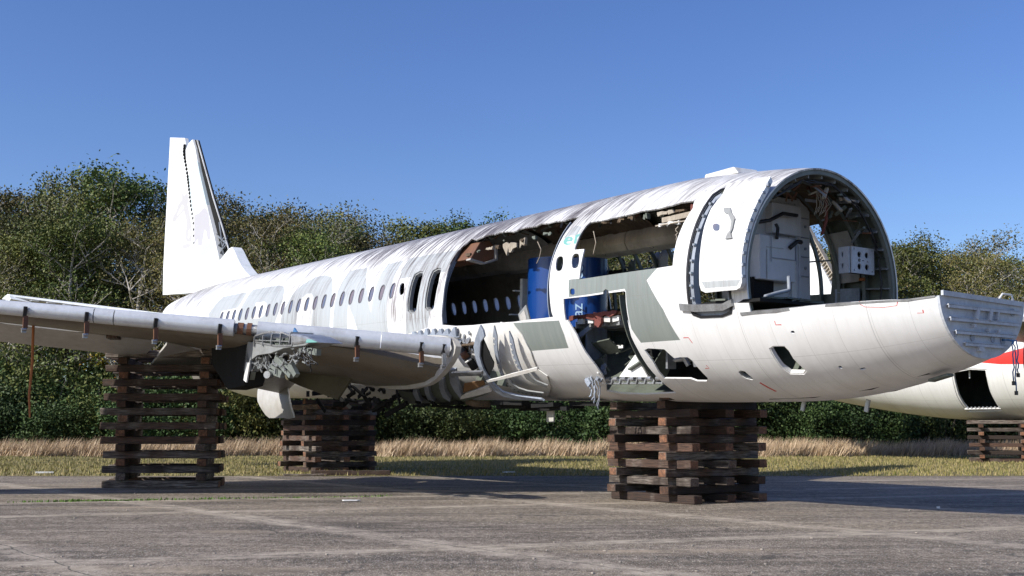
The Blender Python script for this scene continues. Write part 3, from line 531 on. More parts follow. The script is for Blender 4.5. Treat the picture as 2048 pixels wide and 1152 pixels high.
cdt('side_panel',[(21.25,-88),(21.8,-88),(21.8,-103),(21.25,-103)],[],[],ellpos(-.17),[M['spar']],air,gx=.4,gy=6,solid=.03)
# overhead bins, far side
def binprof(k=1.):
    return [(-1.60,1.28),(-1.25,1.22),(-1.00,1.27),(-.90,1.42),(-.92,1.60),(-1.02,1.74),(-1.25,1.80),(-1.55,1.40)]
bs=[4.2,6.1,8.0,9.9,11.55,13.2,14.75,16.3,17.9,19.4]
for i in range(len(bs)-1):
    a,b=bs[i]+.012,bs[i+1]-.012
    dn=.0
    if i in(4,): dn=-.05
    if bs[i]>19: continue
    mb=MB(); pr=binprof(); mb.prism(pr,lambda y,z:(a,y,z-.08+dn),lambda y,z:(b,y,z-.08+dn*2))
    bo=mb.build('overhead_bin',M['bin'],air,auto=50,bevel=.015)
    mb=MB().box(((a+b)/2,-.97,1.16),(.12,.03,.03)); mb.build('latch',M['lining'],bo)
# near side bin remnant
mb=MB(); mb.prism([(1.60,1.05),(1.25,1.00),(.95,1.12),(.95,1.38),(1.10,1.52),(1.35,1.45)],lambda y,z:(12.9,y,z-.06),lambda y,z:(14.05,y,z-.06))
mb.build('broken_bin',M['brown'],air,bevel=.02)
mb=MB(); mb.prism([(1.64,1.02),(1.25,.96),(.91,1.08),(.93,1.44),(.97,1.42),(.96,1.11),(1.25,1.0),(1.62,1.06)],lambda y,z:(13.95,y,z-.06),lambda y,z:(14.12,y,z-.06))
mb.build('bin_rim',M['lining'],air)
# cabin floor (kept where the photo shows its torn edge) with beams below
mb=MB(); mb.box((8,0,-.66),(11,3.5,.04)); mb.box((18.9,-.35,-.50),(2.9,2.4,.05)); mb.build('cabin_floor',M['dark'],air)
mb=MB()
for i in range(11): mb.box((17.6+.42*i,-.1,-.62),(.05,3.0,.12))
mb.box((18.6,1.25,-.60),(2.1,.07,.14))
mb.box((18.6,.75,-.60),(2.1,.07,.12)); mb.build('floor_beams',M['primerlight'],air)
mb=MB(); r=random.Random(5)
mb.box((18.3,1.28,-.46),(1.75,.32,.05)); mb.build('floor_board',M['brown'],air)
def rag(cs,n,u,w,h,seed,mt,name,tilt=0.,thick=.03,nn=7):
    r=random.Random(seed); top=[];bot=[]
    for i in range(nn):
        t=i/(nn-1); x=cs-w/2+w*t
        top.append((x,u+r.uniform(-.12,.1)*h+tilt*t)); bot.append((x+r.uniform(-.03,.03),u+tilt*t-h*r.uniform(.3,1)))
    poly=top+bot[::-1]
    dd=[r.uniform(-.05,.05) for _ in range(3)]
    mb=MB(); mb.prism(poly,lambda a,b:(a,n+math.sin(a*23+seed)*.03+(b-u)*dd[0],b),lambda a,b:(a,n-thick+math.sin(a*19+seed)*.03+(b-u)*dd[1],b))
    return mb.build(name,M[mt],air)
rag(17.9,1.47,-.44,.9,.13,1,'redrag','torn_carpet'); rag(18.55,1.48,-.42,.7,.13,2,'redrag','torn_carpet'); rag(18.35,1.49,-.52,.22,.24,12,'redrag','torn_carpet',nn=5)
mb=MB()
for i,x in enumerate((17.75,18.05,18.3,18.55,18.8)): mb.box((x,1.40,-.56),(.18,.05,.10),Matrix.Rotation(.2*math.sin(i*3),3,'Y'))
mb.each('floor_bracket',M['whitepart'],air)
# torn edges hanging from the crown openings
def crown(s,ph,k=-.06): return ellpos(k)(s,ph)
rr_=random.Random(21)
def scrap(s,ph,w,h,mt,name,seed):
    x,y,z=crown(s,ph); return rag(s,y,z+.02,w,h,seed,mt,name)
for i,s in enumerate((13.95,14.35,14.8,15.05,15.9,16.3,16.75,18.55,19.0,19.3,19.7,20.1,20.6)):
    scrap(s,51.5 if s>17 else 56.5-(s-13.9)*1.9,rr_.uniform(.1,.28),rr_.uniform(.04,.11),rr_.choice(('insul','primer','insul','primer','cream')),'torn_insulation',i+40)
scrap(15.5,54,.42,.26,'cream','torn_foam',71); scrap(15.95,52.5,.22,.2,'cream','torn_foam',72); scrap(20.2,51.5,.4,.09,'cream','torn_foam',74); scrap(20.9,49,.25,.38,'redrag','hanging_rag',75)
mb=MB(); mb.box((20.6,1.45,1.12),(1.0,.04,.09),Matrix.Rotation(-.03,3,'Y')); mb.box((20.45,1.43,1.02),(1.0,.12,.02)); mb.build('hanging_trim',M['cream'],air)
rag(20.3,1.47,1.05,.5,.09,81,'whitepart','hanging_trim')
def wire(pts,rad,mt,name,parent=None,jit=.0,seed=0,n=5):
    r=random.Random(seed); P=[Vector(p) for p in pts]; o=[]
    for i in range(len(P)-1):
        for k in range(5):
            t=k/5; q=P[i].lerp(P[i+1],t); o.append(q+Vector((r.uniform(-jit,jit),r.uniform(-jit,jit),r.uniform(-jit,jit))))
    o.append(P[-1]); mb=MB().tube(o,rad,n); return mb.build(name,M[mt],parent or air,smooth=True)
wire([(20.45,1.4,1.02),(20.42,1.4,.8),(20.45,1.4,.62),(20.38,1.4,.48)],.012,'cream','dangling_wire',jit=.03,seed=3)
wire([(16.45,1.52,1.12),(16.55,1.5,.95),(16.5,1.5,.8),(16.4,1.5,.68)],.008,'cream','dangling_wire',seed=4)
wire([(18.25,1.52,1.12),(18.3,1.5,.9),(18.22,1.5,.68)],.009,'cream','dangling_wire',seed=5)
for i,s in enumerate((14.9,15.35,15.8,16.2,16.6)):
    wire([(s,-1.72,1.15),(s+.05,-1.75,.9),(s-.02,-1.8,.6)],.02 if i%2 else .01,'rubber','dangling_wire',jit=.05,seed=i)
rag(16.6,-1.7,1.2,.4,.6,90,'spar','hanging_strip'); rag(15.6,-1.72,1.1,.15,.5,91,'primer','hanging_strip'); rag(15.0,-1.7,.92,.8,.12,94,'dark','hanging_strip')
# blue curved divider panels with pale letters
def cyl(mb,c,rad,z0,z1,a0,a1,th=.03,n=18):
    vs=[];fs=[]
    for i in range(n+1):
        a=R(a0+(a1-a0)*i/n)
        for rr in (rad,rad-th):
            for z in (z0,z1): vs.append((c[0]+rr*math.cos(a),c[1]+rr*math.sin(a),z))
    for i in range(n):
        b=i*4; fs+=[(b,b+4,b+5,b+1),(b+2,b+3,b+7,b+6),(b+1,b+5,b+7,b+3),(b,b+2,b+6,b+4)]
    fs+=[(0,1,3,2),(n*4,n*4+2,n*4+3,n*4+1)]
    mb.add(vs,fs)
mb=MB(); cyl(mb,(14.75,-.35),.72,-.50,1.06,-20,200,n=24); mb.build('blue_divider_panel',M['blue'],air,auto=40)
bp=MB(); cyl(bp,(15.75,-.35),.42,-.50,.98,-60,200,n=24); bp=bp.build('blue_divider_panel',M['blue'],air,auto=40)
def textmesh(txt,size,name,mt,parent,mtx,ext=.006):
    cu=bpy.data.curves.new('t','FONT'); cu.body=txt; cu.size=size; cu.extrude=ext; cu.align_x='LEFT'
    o=bpy.data.objects.new('t',cu); COL.objects.link(o); dg=bpy.context.evaluated_depsgraph_get(); me=bpy.data.meshes.new_from_object(o.evaluated_get(dg))
    bpy.data.objects.remove(o); q=bpy.data.objects.new(name,me); me.name=name; COL.objects.link(q); me.materials.clear(); me.materials.append(M[mt]); q.parent=parent; q.matrix_parent_inverse=Matrix(); q.matrix_local=mtx; return q
def frame_m(o,x,y,z): return Matrix(((x[0],y[0],z[0],o[0]),(x[1],y[1],z[1],o[1]),(x[2],y[2],z[2],o[2]),(0,0,0,1)))
xd,yd=(0,0,1),(-.80,.60,0)   # text runs upward
textmesh('az',.34,'lettering','lettering',bp,frame_m((16.05,.03,-.30),xd,(-.72,.69,0),(.69,.72,0)))
textmesh('co',.34,'lettering','lettering',bp,frame_m((16.05,.03,.50),xd,(-.72,.69,0),(.69,.72,0)))
mb=MB(); mb.box((13.55,-.35,.18),(.10,.42,1.1)); mb.box((13.45,-.25,.45),(.1,.5,.03)); mb.box((13.4,-.2,-.1),(.12,.5,.03)); mb.build('galley_edge',M['whitepart'],air)
mb=MB(); rot=Matrix.Rotation(R(-28),3,'Y'); mb.box((15.3,.95,-.46),(.34,.05,.78),Matrix.Rotation(R(-34),3,'Y')@Matrix.Rotation(R(8),3,'X')); mb.build('fallen_panel',M['primerlight'],air,bevel=.01)
mb=MB(); mb.box((15.3,.985,-.46),(.20,.02,.6),Matrix.Rotation(R(-34),3,'Y')@Matrix.Rotation(R(8),3,'X')); mb.build('fallen_panel_insert',M['lining'],air)
mb=MB(); r=random.Random(8)
for i in range(46):
    s=r.uniform(13.7,16.8); mb.box((s,r.uniform(1.2,1.75),-.86+(s-13.7)*.045+r.uniform(-.05,.09)),(r.uniform(.1,.5),r.uniform(.02,.25),r.uniform(.01,.06)),Matrix.Rotation(r.uniform(-.5,.5),3,'Y')@Matrix.Rotation(r.uniform(-.8,.8),3,'X'))
mb.build('cabin_debris',M['primerlight'],air)
mb=MB(); 
for i in range(20):
    s=r.uniform(12.9,15.2); mb.box((s,r.uniform(1.5,1.9),-.98+(s-13.7)*.05+r.uniform(-.03,.05)),(r.uniform(.1,.6),r.uniform(.02,.15),r.uniform(.01,.04)),Matrix.Rotation(r.uniform(-.3,.3),3,'Y')@Matrix.Rotation(r.uniform(-.8,.8),3,'X'))
mb.build('torn_trim',M['insul'],air)
wh=MB(); wh.tube([(15.0,1.45,-.72),(15.0,1.45,-.52),(15.1,1.45,-.46),(15.2,1.45,-.52),(15.22,1.45,-.70)],.03,6); wh.build('white_bracket',M['whitepart'],air)
# galley / lavatory walls just behind the front cut
g=MB(); g.box((21.2,-.95,.72),(.06,.30,2.0)); g.build('lavatory_post',M['wall'],air,bevel=.02)
g=MB(); g.box((21.18,-.12,.65),(.05,1.45,1.85)); g.build('lavatory_wall',M['wall'],air,bevel=.01)
g=MB(); g.box((21.32,.02,.42),(.30,.90,.78)); g.build('galley_box',M['wall'],air,bevel=.02)
g=MB(); g.box((21.26,-.35,1.16),(.2,.75,.55)); g.build('galley_locker',M['wall'],air,bevel=.02)
g=MB(); g.box((21.45,.02,.42),(.012,.02,.6)); g.box((21.48,.3,.3),(.012,.012,.5)); g.box((21.48,.1,.6),(.012,.42,.012)); g.build('locker_trim',M['alu'],air)
g=MB(); g.box((21.25,.25,-.12),(.2,.5,.40)); g.build('galley_base',M['dark'],air)
g=MB(); g.box((21.22,-.62,.0),(.10,.12,.9)); g.build('lavatory_edge',M['whitepart'],air)
wire([(21.5,.62,.98),(21.55,.3,1.05),(21.5,-.1,1.22),(21.5,-.45,1.22)],.035,'rubber','black_hose')
wire([(21.52,.1,.75),(21.5,.05,.95),(21.48,.08,1.02)],.03,'rubber','black_hose'); wire([(21.5,-.25,.62),(21.55,-.4,.75),(21.5,-.55,.75)],.04,'rubber','black_hose')
wire([(21.7,.6,-.3),(21.7,.3,-.22),(21.7,0,-.15),(21.6,-.1,.1)],.035,'spar','black_hose')
wire([(22.0,-.62,1.55),(21.95,-.68,1.1),(21.9,-.62,.85)],.03,'redrag','hanging_rod')
for i in range(7): wire([(22.1,-.25-.03*i,1.55),(22.1+.02*i,-.27-.035*i,1.32),(22.08,-.22-.04*i,1.12+.03*(i%3))],.006,'cream','dangling_wire',seed=i,jit=.01)
g=MB(); g.box((22.1,.2,-.50),(1.3,3.3,.05)); g.box((23.9,0,-.72),(2.6,2.0,.05)); g.build('cockpit_floor',M['dark'],air)
g=MB(); r=random.Random(4)
for i in range(30): g.box((r.uniform(21.4,22.6),r.uniform(-1.2,1.5),-.46+r.uniform(0,.05)),(r.uniform(.1,.5),r.uniform(.05,.4),.03),Matrix.Rotation(r.uniform(-3,3),3,'Z')@Matrix.Rotation(r.uniform(-.2,.2),3,'X'))
g.build('floor_debris',M['primer'],air)
r=random.Random(77); cl={k:MB() for k in ('insul','primer','spar','brown','cream')}
for i in range(95):
    s=r.uniform(21.7,22.4) if i<60 else r.uniform(13.9,20.8); ph=r.uniform(-55,34) if i<60 else r.uniform(-30,44); k=-.18-r.random()*.18
    a=Vector(ellpos(k)(s,ph)); d=Vector((r.uniform(-.25,.25),r.uniform(-.18,.18),r.uniform(-.2,.05))); cl[r.choice(list(cl))].bar(a,a+d,r.uniform(.015,.06),r.uniform(.01,.05))
for k,nm in (('insul','torn_insulation'),('primer','bent_bracket'),('spar','bent_bracket'),('brown','duct_scrap'),('cream','torn_foam')): cl[k].each(nm,M[k],air)
for j,(k0,ph0) in enumerate(((-.19,-62),(-.21,-64),(-.2,-40))):
    wire([ellpos(k0)(22.38,ph0+26*i) for i in range(5)] if j<2 else [ellpos(k0)(22.3,-100),ellpos(k0-.03)(22.32,-85),ellpos(k0)(22.35,-70),ellpos(k0)(22.36,-52)],.016,'rubber','cable_run',jit=.02,seed=j+200)
g=MB()
for y,z,w,h in ((-.12,1.0,.62,.012),(-.12,.62,.62,.012),(-.43,.8,.012,.5),(.20,.8,.012,.5)): g.box((21.49,y,z-.2),(.006,w,h))
for y in (-.55,-.72): g.box((21.215,y,.75),(.012,.012,1.5))
g.each('panel_seam',M['spar'],air)
g=MB()
for z in (.2,.55,.9,1.25): g.box((21.24,-.95,z),(.02,.20,.015))
for z in (.35,.7,1.1): g.tube([(21.24,-.95,z),(21.26,-.95,z)],.025,8)
g.each('panel_fastener',M['spar'],air)
g=MB().box((21.9,-1.62,1.0),(.14,.02,.09)); g.build('warning_label',M['cream'],air)
g=MB().box((21.9,-1.68,.15),(.10,.05,.05)); g.build('orange_lamp',M['rust'],air)
# equipment box on the far wall, with punched holes
def holedplate(name,w,h,circ,o,x,y,z,mt,parent,th=.03):
    def pos(a,b): return tuple(Vector(o)+Vector(x)*a+Vector(y)*b)
    hs=[[(cx+rx*math.cos(2*math.pi*i/12),cy+ry*math.sin(2*math.pi*i/12)) for i in range(12)] for cx,cy,rx,ry in circ]
    return cdt(name,[(0,0),(w,0),(w,h),(0,h)],hs,[],pos,[M[mt]],parent,gx=.2,gy=.2,solid=th,smooth=False)
eb=MB(); eb.box((22.07,-1.30,.42),(.22,.52,.40)); eb=eb.build('equipment_box',M['dark'],air)
holedplate('box_face',.60,.46,[(.2,.33,.055,.055),(.4,.33,.055,.055),(.2,.12,.055,.055),(.4,.12,.055,.055),(.06,.42,.015,.025),(.06,.05,.015,.025),(.54,.42,.015,.02),(.54,.05,.015,.02),(.3,.23,.03,.01),(.2,.23,.035,.035),(.42,.22,.02,.01)],(22.2,-1.0,.19),(0,-1,0),(0,0,1),(1,0,0),'bulk',eb)
holedplate('box_side',.22,.46,[(.08,.33,.02,.05),(.08,.13,.02,.05)],(21.97,-.995,.19),(1,0,0),(0,0,1),(0,1,0),'bulk',eb)
# forward pressure bulkhead, half disc with stiffeners
bl=[]
for i in range(25):
    ph=94+172*i/24; x,y,z=ellpos(0)(25.3,ph); bl.append((y,z))
bk=MB(); bk.prism(bl,lambda y,z:(25.30,y,z),lambda y,z:(25.34,y,z)); bk=bk.build('pressure_bulkhead',M['bulk'],air)
g=MB()
for z,w in ((-.68,.90),(-.86,.86),(-1.04,.74),(-1.2,.52)): g.box((25.365,0,z),(.05,2*w,.018)); g.box((25.385,0,z-.02),(.01,2*w,.05))
g.each('stiffener',M['bulk'],bk)
g=MB(); g.box((25.36,.02,-.545),(.04,1.98,.07),Matrix.Rotation(R(1.2),3,'X')); g.build('top_flange',M['bulk'],bk)
g=MB()
for y,z,w,h in ((.22,-.78,.06,.16),(-.1,-.78,.06,.16),(-.28,-.78,.03,.12),(.3,-.95,.05,.05),(-.05,-1.0,.04,.04),(-.3,-1.0,.04,.04),(.15,-1.28,.12,.06)): g.box((25.37,y,z),(.06,w,h),Matrix.Rotation(.3 if h>.1 else 0,3,'X'))
g.each('bracket',M['bulk'],bk)
g=MB()
for y,z,rr in ((.3,-1.12,.05),(-.2,-1.12,.05),(.7,-1.10,.03),(-.72,-.70,.06),(-.45,-1.13,.06)): g.tube([(25.345,y,z),(25.352,y,z)],rr,12)
g.each('port_ring',M['spar'],bk)
for a,b in ((-.46,-1.72),(-.52,-1.86),(-.58,-1.60)):
    wire([(25.36,-.42,-1.12),(25.48,a,-1.13),(25.49,a,-1.38),(25.48,a-.02,b)],.010,'bluecable','hanging_cable',parent=bk,jit=.012,seed=int(b*100))
    g=MB().box((25.48,a-.02,b-.03),(.035,.04,.06)); g.build('cable_plug',M['rubber'],bk)
wire([(25.3,-.45,-.52),(25.3,-.55,-.43),(25.3,-.78,-.43),(25.3,-.82,-.53)],.016,'whitepart','handrail')
# sill flange along the cut
def ribbon(name,pts,k0,k1,wph,mt,parent=air):
    pos0=ellpos(k0)
    g=MB(); vs=[];fs=[]
    for (s,ph) in pts:
        vs+= [ellpos(k1)(s,ph),ellpos(k1)(s,ph+wph),ellpos(k0)(s,ph+wph),ellpos(k0)(s,ph)]
    for i in range(len(pts)-1):
        for j in range(4): fs.append((i*4+j,i*4+(j+1)%4,i*4+4+(j+1)%4,i*4+4+j))
    n=len(pts)-1; fs+=[(0,3,2,1),(n*4,n*4+1,n*4+2,n*4+3)]
    g.add(vs,fs); return g.build(name,M[mt],parent)
ribbon('cut_flange',[(22.3,107.5),(22.96,106.2),(24,102.3),(24.93,98.3),(25.28,94)],-.05,.012,1.5,'alu')
ribbon('cut_flange',[(22.3,-107.5),(22.96,-106.2),(24,-102.3),(24.93,-98.3),(25.28,-94)],-.05,.012,-1.5,'alu')
# doorway: frame, sill and the open door slid forward of it
def inner(P,fs,fp):
    cx=sum(p[0] for p in P)/len(P); cy=sum(p[1] for p in P)/len(P); return [(cx+(a-cx)*fs,cy+(b-cy)*fp) for a,b in P]
D_=H['doorway']
df=cdt('door_frame',D_,[inner(D_,.80,.93)],[],ellpos(-.04),[M['spar']],air,gx=.2,gy=5,solid=.13)
df2=cdt('door_seal',inner(D_,1.06,1.015),[inner(D_,.97,.985)],[],ellpos(.012),[M['rubber']],air,gx=.2,gy=5,solid=.02)
g=MB()
for ph in (50,58,66,74,82,88,94,100): x,y,z=ellpos(-.02)(21.31,ph); g.box((x,y,z),(.05,.05,.035))
g.each('door_stop',M['alu'],air)
ribbon('door_sill',[(21.05,102),(21.4,103),(22.0,103),(22.2,101)],-.02,.05,3.2,'alu')
dr=T['door']
door=cdt('passenger_door',dr,[],[([(21.78,93),(22.58,92.5),(22.5,95.2),(21.85,95.8)],1)],lambda s,p:(lambda q:(q[0],q[1]+.0,q[2]))(ellpos(.22)(min(s,22.62),p)),[M['white'],M['letter'],M['spar']],air,gx=.15,gy=4,solid=.10)
cdt('door_window',T['doorwin'],[],[],ellpos(.226),[M['shade']],door,gx=.2,gy=3,solid=0)
cdt('door_handle',T['handle'],[],[],ellpos(.25),[M['primerlight']],door,gx=.1,gy=3,solid=.03)
g=MB(); 
for ph in range(46,95,5): x,y,z=ellpos(.19)(22.60,ph); g.box((x,y,z),(.05,.06,.045))
g.each('door_latch',M['spar'],door)
g=MB().box((22.15,1.55,.98),(.28,.12,.07)); g.build('hinge_arm',M['alu'],door,bevel=.01)
# antenna fairing on the crown
g=MB(); g.prism([(20.0,2.0),(20.03,2.10),(20.75,2.13),(20.86,2.0)],lambda s,u:(s,.35,u-.02),lambda s,u:(s,-.25,u)); g.build('antenna_fairing',M['whitepart'],air,bevel=.02)
# things inside the cargo openings
g=MB(); g.box((17.66,.95,-1.1),(.05,.5,.9)); g.box((17.75,1.35,-.78),(.5,.04,.09),Matrix.Rotation(R(-25),3,'Y')); g.build('cargo_wall',M['spar'],air)
g=MB(); g.box((18.6,-.6,-1.15),(2.6,.05,1.0)); g.build('cargo_liner',M['dark'],air)
g=MB(); r=random.Random(6)
for i in range(14): g.box((r.uniform(17.7,19.4),r.uniform(-.2,1.1),-1.35+r.uniform(-.1,.35)),(r.uniform(.2,.7),r.uniform(.05,.4),.03),Matrix.Rotation(r.uniform(-1,1),3,'Y')@Matrix.Rotation(r.uniform(-1,1),3,'X'))
g.build('cargo_debris',M['primer'],air)
g=MB(); g.prism([(18.55,-1.62),(19.35,-1.64),(19.0,-1.22)],lambda s,u:(s,1.12,u),lambda s,u:(s,1.09,u)); g.build('white_gusset',M['whitepart'],air)
g=MB(); g.box((18.35,1.0,-1.05),(.35,.03,.06)); g.box((18.2,1.0,-1.0),(.1,.03,.1)); g.build('cargo_label',M['whitepart'],air)
# roller tray along the cargo sill
x0,x1=18.05,19.75
g=MB(); g.box(((x0+x1)/2,.95,-1.74),(x1-x0,.22,.03)); g.box(((x0+x1)/2,1.06,-1.68),(x1-x0,.02,.05)); tray=g.build('cargo_sill',M['alu'],air)
for i in range(7):
    s=x0+.15+i*.235; g=MB(); g.tube([(s-.05,1.09,-1.66),(s+.05,1.09,-1.66)],.045,10); g.box((s+.10,1.07,-1.70),(.03,.05,.13),Matrix.Rotation(.4,3,'Y')); g.build('roller',M['alu'],tray)
for i in range(5):
    s=x0-.25+.07*i
    wire([(s,1.15,-1.45),(s-.05,1.22,-1.65),(s+.05*(i%2),1.2,-1.85),(s-.03,1.2,-2.0-.06*i)],.018 if i<3 else .01,'spar','hanging_cable',jit=.03,seed=i+9)
g=MB().tube([(17.75,1.2,-1.42),(18.2,1.3,-1.55)],.035,8); g.build('white_pipe',M['whitepart'],air)
g=MB(); 
for i in range(16): g.box((17.85+r.uniform(-.15,.3),1.15+r.uniform(-.1,.1),-1.55+r.uniform(-.2,.15)),(r.uniform(.05,.2),.04,r.uniform(.03,.12)),Matrix.Rotation(r.uniform(-1,1),3,'Y'))
g.build('torn_bracket',M['spar'],air)
# contents seen through the torn hole and hatch
g=MB(); g.box((20.15,1.15,-1.12),(.5,.05,.16)); g.box((20.3,1.05,-1.35),(.7,.3,.04)); g.box((20.75,1.0,-1.4),(.3,.3,.05)); g.box((20.05,1.2,-1.3),(.05,.2,.4)); g.tube([(20.2,1.25,-1.35),(20.7,1.15,-1.3)],.04,8); g.tube([(20.4,1.3,-1.2),(20.5,1.2,-1.45)],.05,8); g.build('equipment_rack',M['alu'],air)
g=MB(); g.box((20.9,1.28,-1.42),(.4,.03,.12),Matrix.Rotation(-.3,3,'X')); g.build('bent_flange',M['whitepart'],air)
g=MB(); g.box((22.9,.95,-1.15),(.3,.2,.05)); g.box((22.85,.8,-1.3),(.35,.3,.03)); g.build('avionics_shelf',M['spar'],air)
hh=H['hatch']; cdt('hatch_rim',hh,[inner(hh,.90,.93)],[],ellpos(-.01),[M['whitepart']],air,gx=.2,gy=5,solid=.07)
hv=H['vent']; cdt('vent_rim',hv,[inner(hv,.75,.75)],[],ellpos(-.01),[M['primerlight']],air,gx=.2,gy=5,solid=.05)
# nose gear bay doors hanging from the belly
for s in (21.9,23.2): g=MB().box((s,-.1,-2.10),(.07,.03,.20),Matrix.Rotation(.25,3,'Y')); g.build('gear_bay_bracket',M['alu'],air)
ribbon('nose_gear_bay',[(21.6,168),(22.5,168),(23.6,168),(24.6,168)],-.02,.008,22,'dark')
g=MB().box((24.75,.2,-1.68),(.35,.16,.05),Matrix.Rotation(-.25,3,'Y')); g.build('drain_mast',M['primer'],air,bevel=.02)
# ------------------------------------------------------------ fin, rudder, stabiliser
def plate(name,poly,paints,y0,y1,mats,parent,taper=True,z0=2.,z1=8.5):
    def th(u): 
        t=min(max((u-z0)/(z1-z0),0),1); return y0+(y1-y0)*t
    g=cdt(name,poly,[],paints,lambda a,b:(a,th(b),b),mats,parent,gx=.6,gy=.6,solid=0,smooth=False)
    me=g.data; bm=bmesh.new(); bm.from_mesh(me)
    bmesh.ops.recalc_face_normals(bm,faces=bm.faces)
    geo=bmesh.ops.extrude_face_region(bm,geom=bm.faces[:],use_keep_orig=True)
    for v in [e for e in geo['geom'] if isinstance(e,bmesh.types.BMVert)]: v.co.y=-v.co.y
    bmesh.ops.recalc_face_normals(bm,faces=bm.faces); bm.to_mesh(me); bm.free(); return g
def finmat(name,base,amt=.4):
    m=mat(name,base,.45); t=NT(m); o=t.obj(); a=t.noise(o,3,5,.7); z=t.n('ShaderNodeSeparateXYZ',inp={0:o}).outputs[2]
    low=t.ramp(t.math('DIVIDE',z,9.),(.22,1),(.42,.15)); f=t.math('MULTIPLY',t.math('MULTIPLY',t.ramp(a,(.48,0),(.7,1)),low),amt)
    t.base(t.mix(f,base,(.42,.52,.42))); return m
M['fin']=finmat('fin_white_paint',(.80,.81,.80),.7); M['finblue']=finmat('fin_pale_blue',(.54,.62,.65),.2); M['horse']=finmat('fin_faded_horse',(.47,.46,.455),.2); M['horse2']=finmat('fin_horse_body',(.45,.44,.46),.2); M['finteal']=finmat('fin_pale_teal',(.50,.58,.58),.5)
fin=plate('tail_fin',T['fin'],[(T['finblue'],1),(T['horsebody'],2),(T['finteal'],3)],.20,.09,[M['fin'],M['finblue'],M['horse2'],M['finteal']],air)
hh_=T['horsehead']
rud=plate('rudder',T['rudder'],[(hh_,1),([(-10.35,5.25),(-10.1,5.45),(-9.75,5.62),(-9.55,5.5),(-9.95,5.32)],0),(T['horsefeet'],1),([(-8.85,4.4),(-8.7,4.5),(-8.62,4.25),(-8.8,4.12)],0)],.17,.07,[M['fin'],M['horse']],air)
g=MB()
hl=T['rudder'][2:12]
for i in range(len(hl)-1):
    (a,b),(c,d)=hl[i],hl[i+1]
    for k in range(3):
        t=(k+.5)/3; g.box((a+(c-a)*t+.02,.13,b+(d-b)*t),(.10,.08,.10),Matrix.Rotation(.7,3,'Y'))
g.each('hinge_fitting',M['dark'],rud)
le=T['finLE']
A=[(-8.93,8.14),(-7.9,6.66),(-6.87,5.23),(-5.9,3.97),(-5.14,2.91)]; B=[(-8.45,8.03),(-7.39,6.70),(-6.40,5.46),(-5.29,4.19),(-4.47,3.18)]
g=MB(); g.prism(A+B[::-1],lambda a,b:(a,.015,b),lambda a,b:(a,-.015,b)); g.build('fin_spar_web',M['dark'],fin)
g=MB()
for P,w in ((B,.03),):
    for i in range(4): g.bar((P[i][0],.08,P[i][1]),(P[i+1][0],.08,P[i+1][1]),.04,w)
g.build('leading_edge_rail',M['whitepart'],fin)
g=MB()
for i in range(15):
    t=i/14*3.99; j=int(t); f=t-j; a=(A[j][0]+(A[j+1][0]-A[j][0])*f,A[j][1]+(A[j+1][1]-A[j][1])*f); b=(B[j][0]+(B[j+1][0]-B[j][0])*f,B[j][1]+(B[j+1][1]-B[j][1])*f)
    if i>11: g.bar((a[0],.08,a[1]),(b[0],.08,b[1]),.08,.03)
for (a,b) in (((-5.9,3.98),(-4.75,3.5)),((-5.6,4.4),(-5.0,3.1)),((-5.3,3.3),(-4.8,3.7))): g.bar((a[0],.08,a[1]),(b[0],.08,b[1]),.04,.06)
g.each('leading_edge_rib',M['alu'],fin)
g=MB(); 
for z in (8.45,7.65,6.9): g.tube([(-11.85+(8.45-z)*.03,0,z),(-12.15,0,z-.02)],.012,5)
g.each('static_wick',M['alu'],rud)
g=MB(); g.box((-8.2,.05,1.9),(1.1,.1,.12),Matrix.Rotation(R(-12),3,'Y')); g.build('fin_root_fitting',M['rust'],fin)
# stabiliser (port) with open leading edge
def wingbox(name,secs,mats,parent,prof=None,smooth=True):
    """secs: (n, s_leading, u_chordline, chord, thickness, twist)"""
    prof=prof or [(0,0),(.02,.32),(.08,.55),(.2,.8),(.4,.95),(.65,.72),(1,.12),(1,-.12),(.65,-.45),(.4,-.62),(.2,-.62),(.08,-.5),(.02,-.3)]
    g=MB(); n=len(prof); vs=[]
    for (nn,sl,u,ch,th) in secs:
        for a,b in prof: vs.append((sl-a*ch,nn,u+b*th*.6))
    fs=[]; ms=[]
    for i in range(len(secs)-1):
        for j in range(n):
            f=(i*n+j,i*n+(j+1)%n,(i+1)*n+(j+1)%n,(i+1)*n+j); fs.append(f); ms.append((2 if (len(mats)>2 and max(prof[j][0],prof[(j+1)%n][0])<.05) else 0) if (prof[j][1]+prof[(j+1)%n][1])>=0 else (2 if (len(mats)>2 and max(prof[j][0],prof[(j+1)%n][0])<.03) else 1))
    fs+=[tuple(range(n)),tuple(len(vs)-n+k for k in range(n))[::-1]]; ms+=[0,0]
    g.v=vs; g.f=fs; g.m=ms
    return g.build(name,mats,parent,auto=38)
st=wingbox('horizontal_stabiliser',[(.6,-6.9,.80,3.4,.42),(6.3,-9.9,1.52,1.5,.20)],[M['fin'],M['flap']],air)
g=MB(); g.prism([(-10.6,1.40),(-10.1,1.52),(-9.9,1.56),(-9.6,1.4),(-10.2,1.2)],lambda s,u:(s,6.35,u),lambda s,u:(s,5.6,u-.1)); g.build('stabiliser_tip',M['fin'],st)
g=MB()
for i in range(9): 
    t=.15+i*.09; g.box((-6.9-3.0*t+.1,.6+5.7*t,.80+.72*t-.06),(.12,.35,.05),Matrix.Rotation(R(-27),3,'Z'))
g.each('slat_rail',M['alu'],st)
# starboard stabiliser
wingbox('horizontal_stabiliser',[(-6.3,-9.9,1.52,1.5,.20),(-.6,-6.9,.80,3.4,.42)],[M['fin'],M['flap']],air)
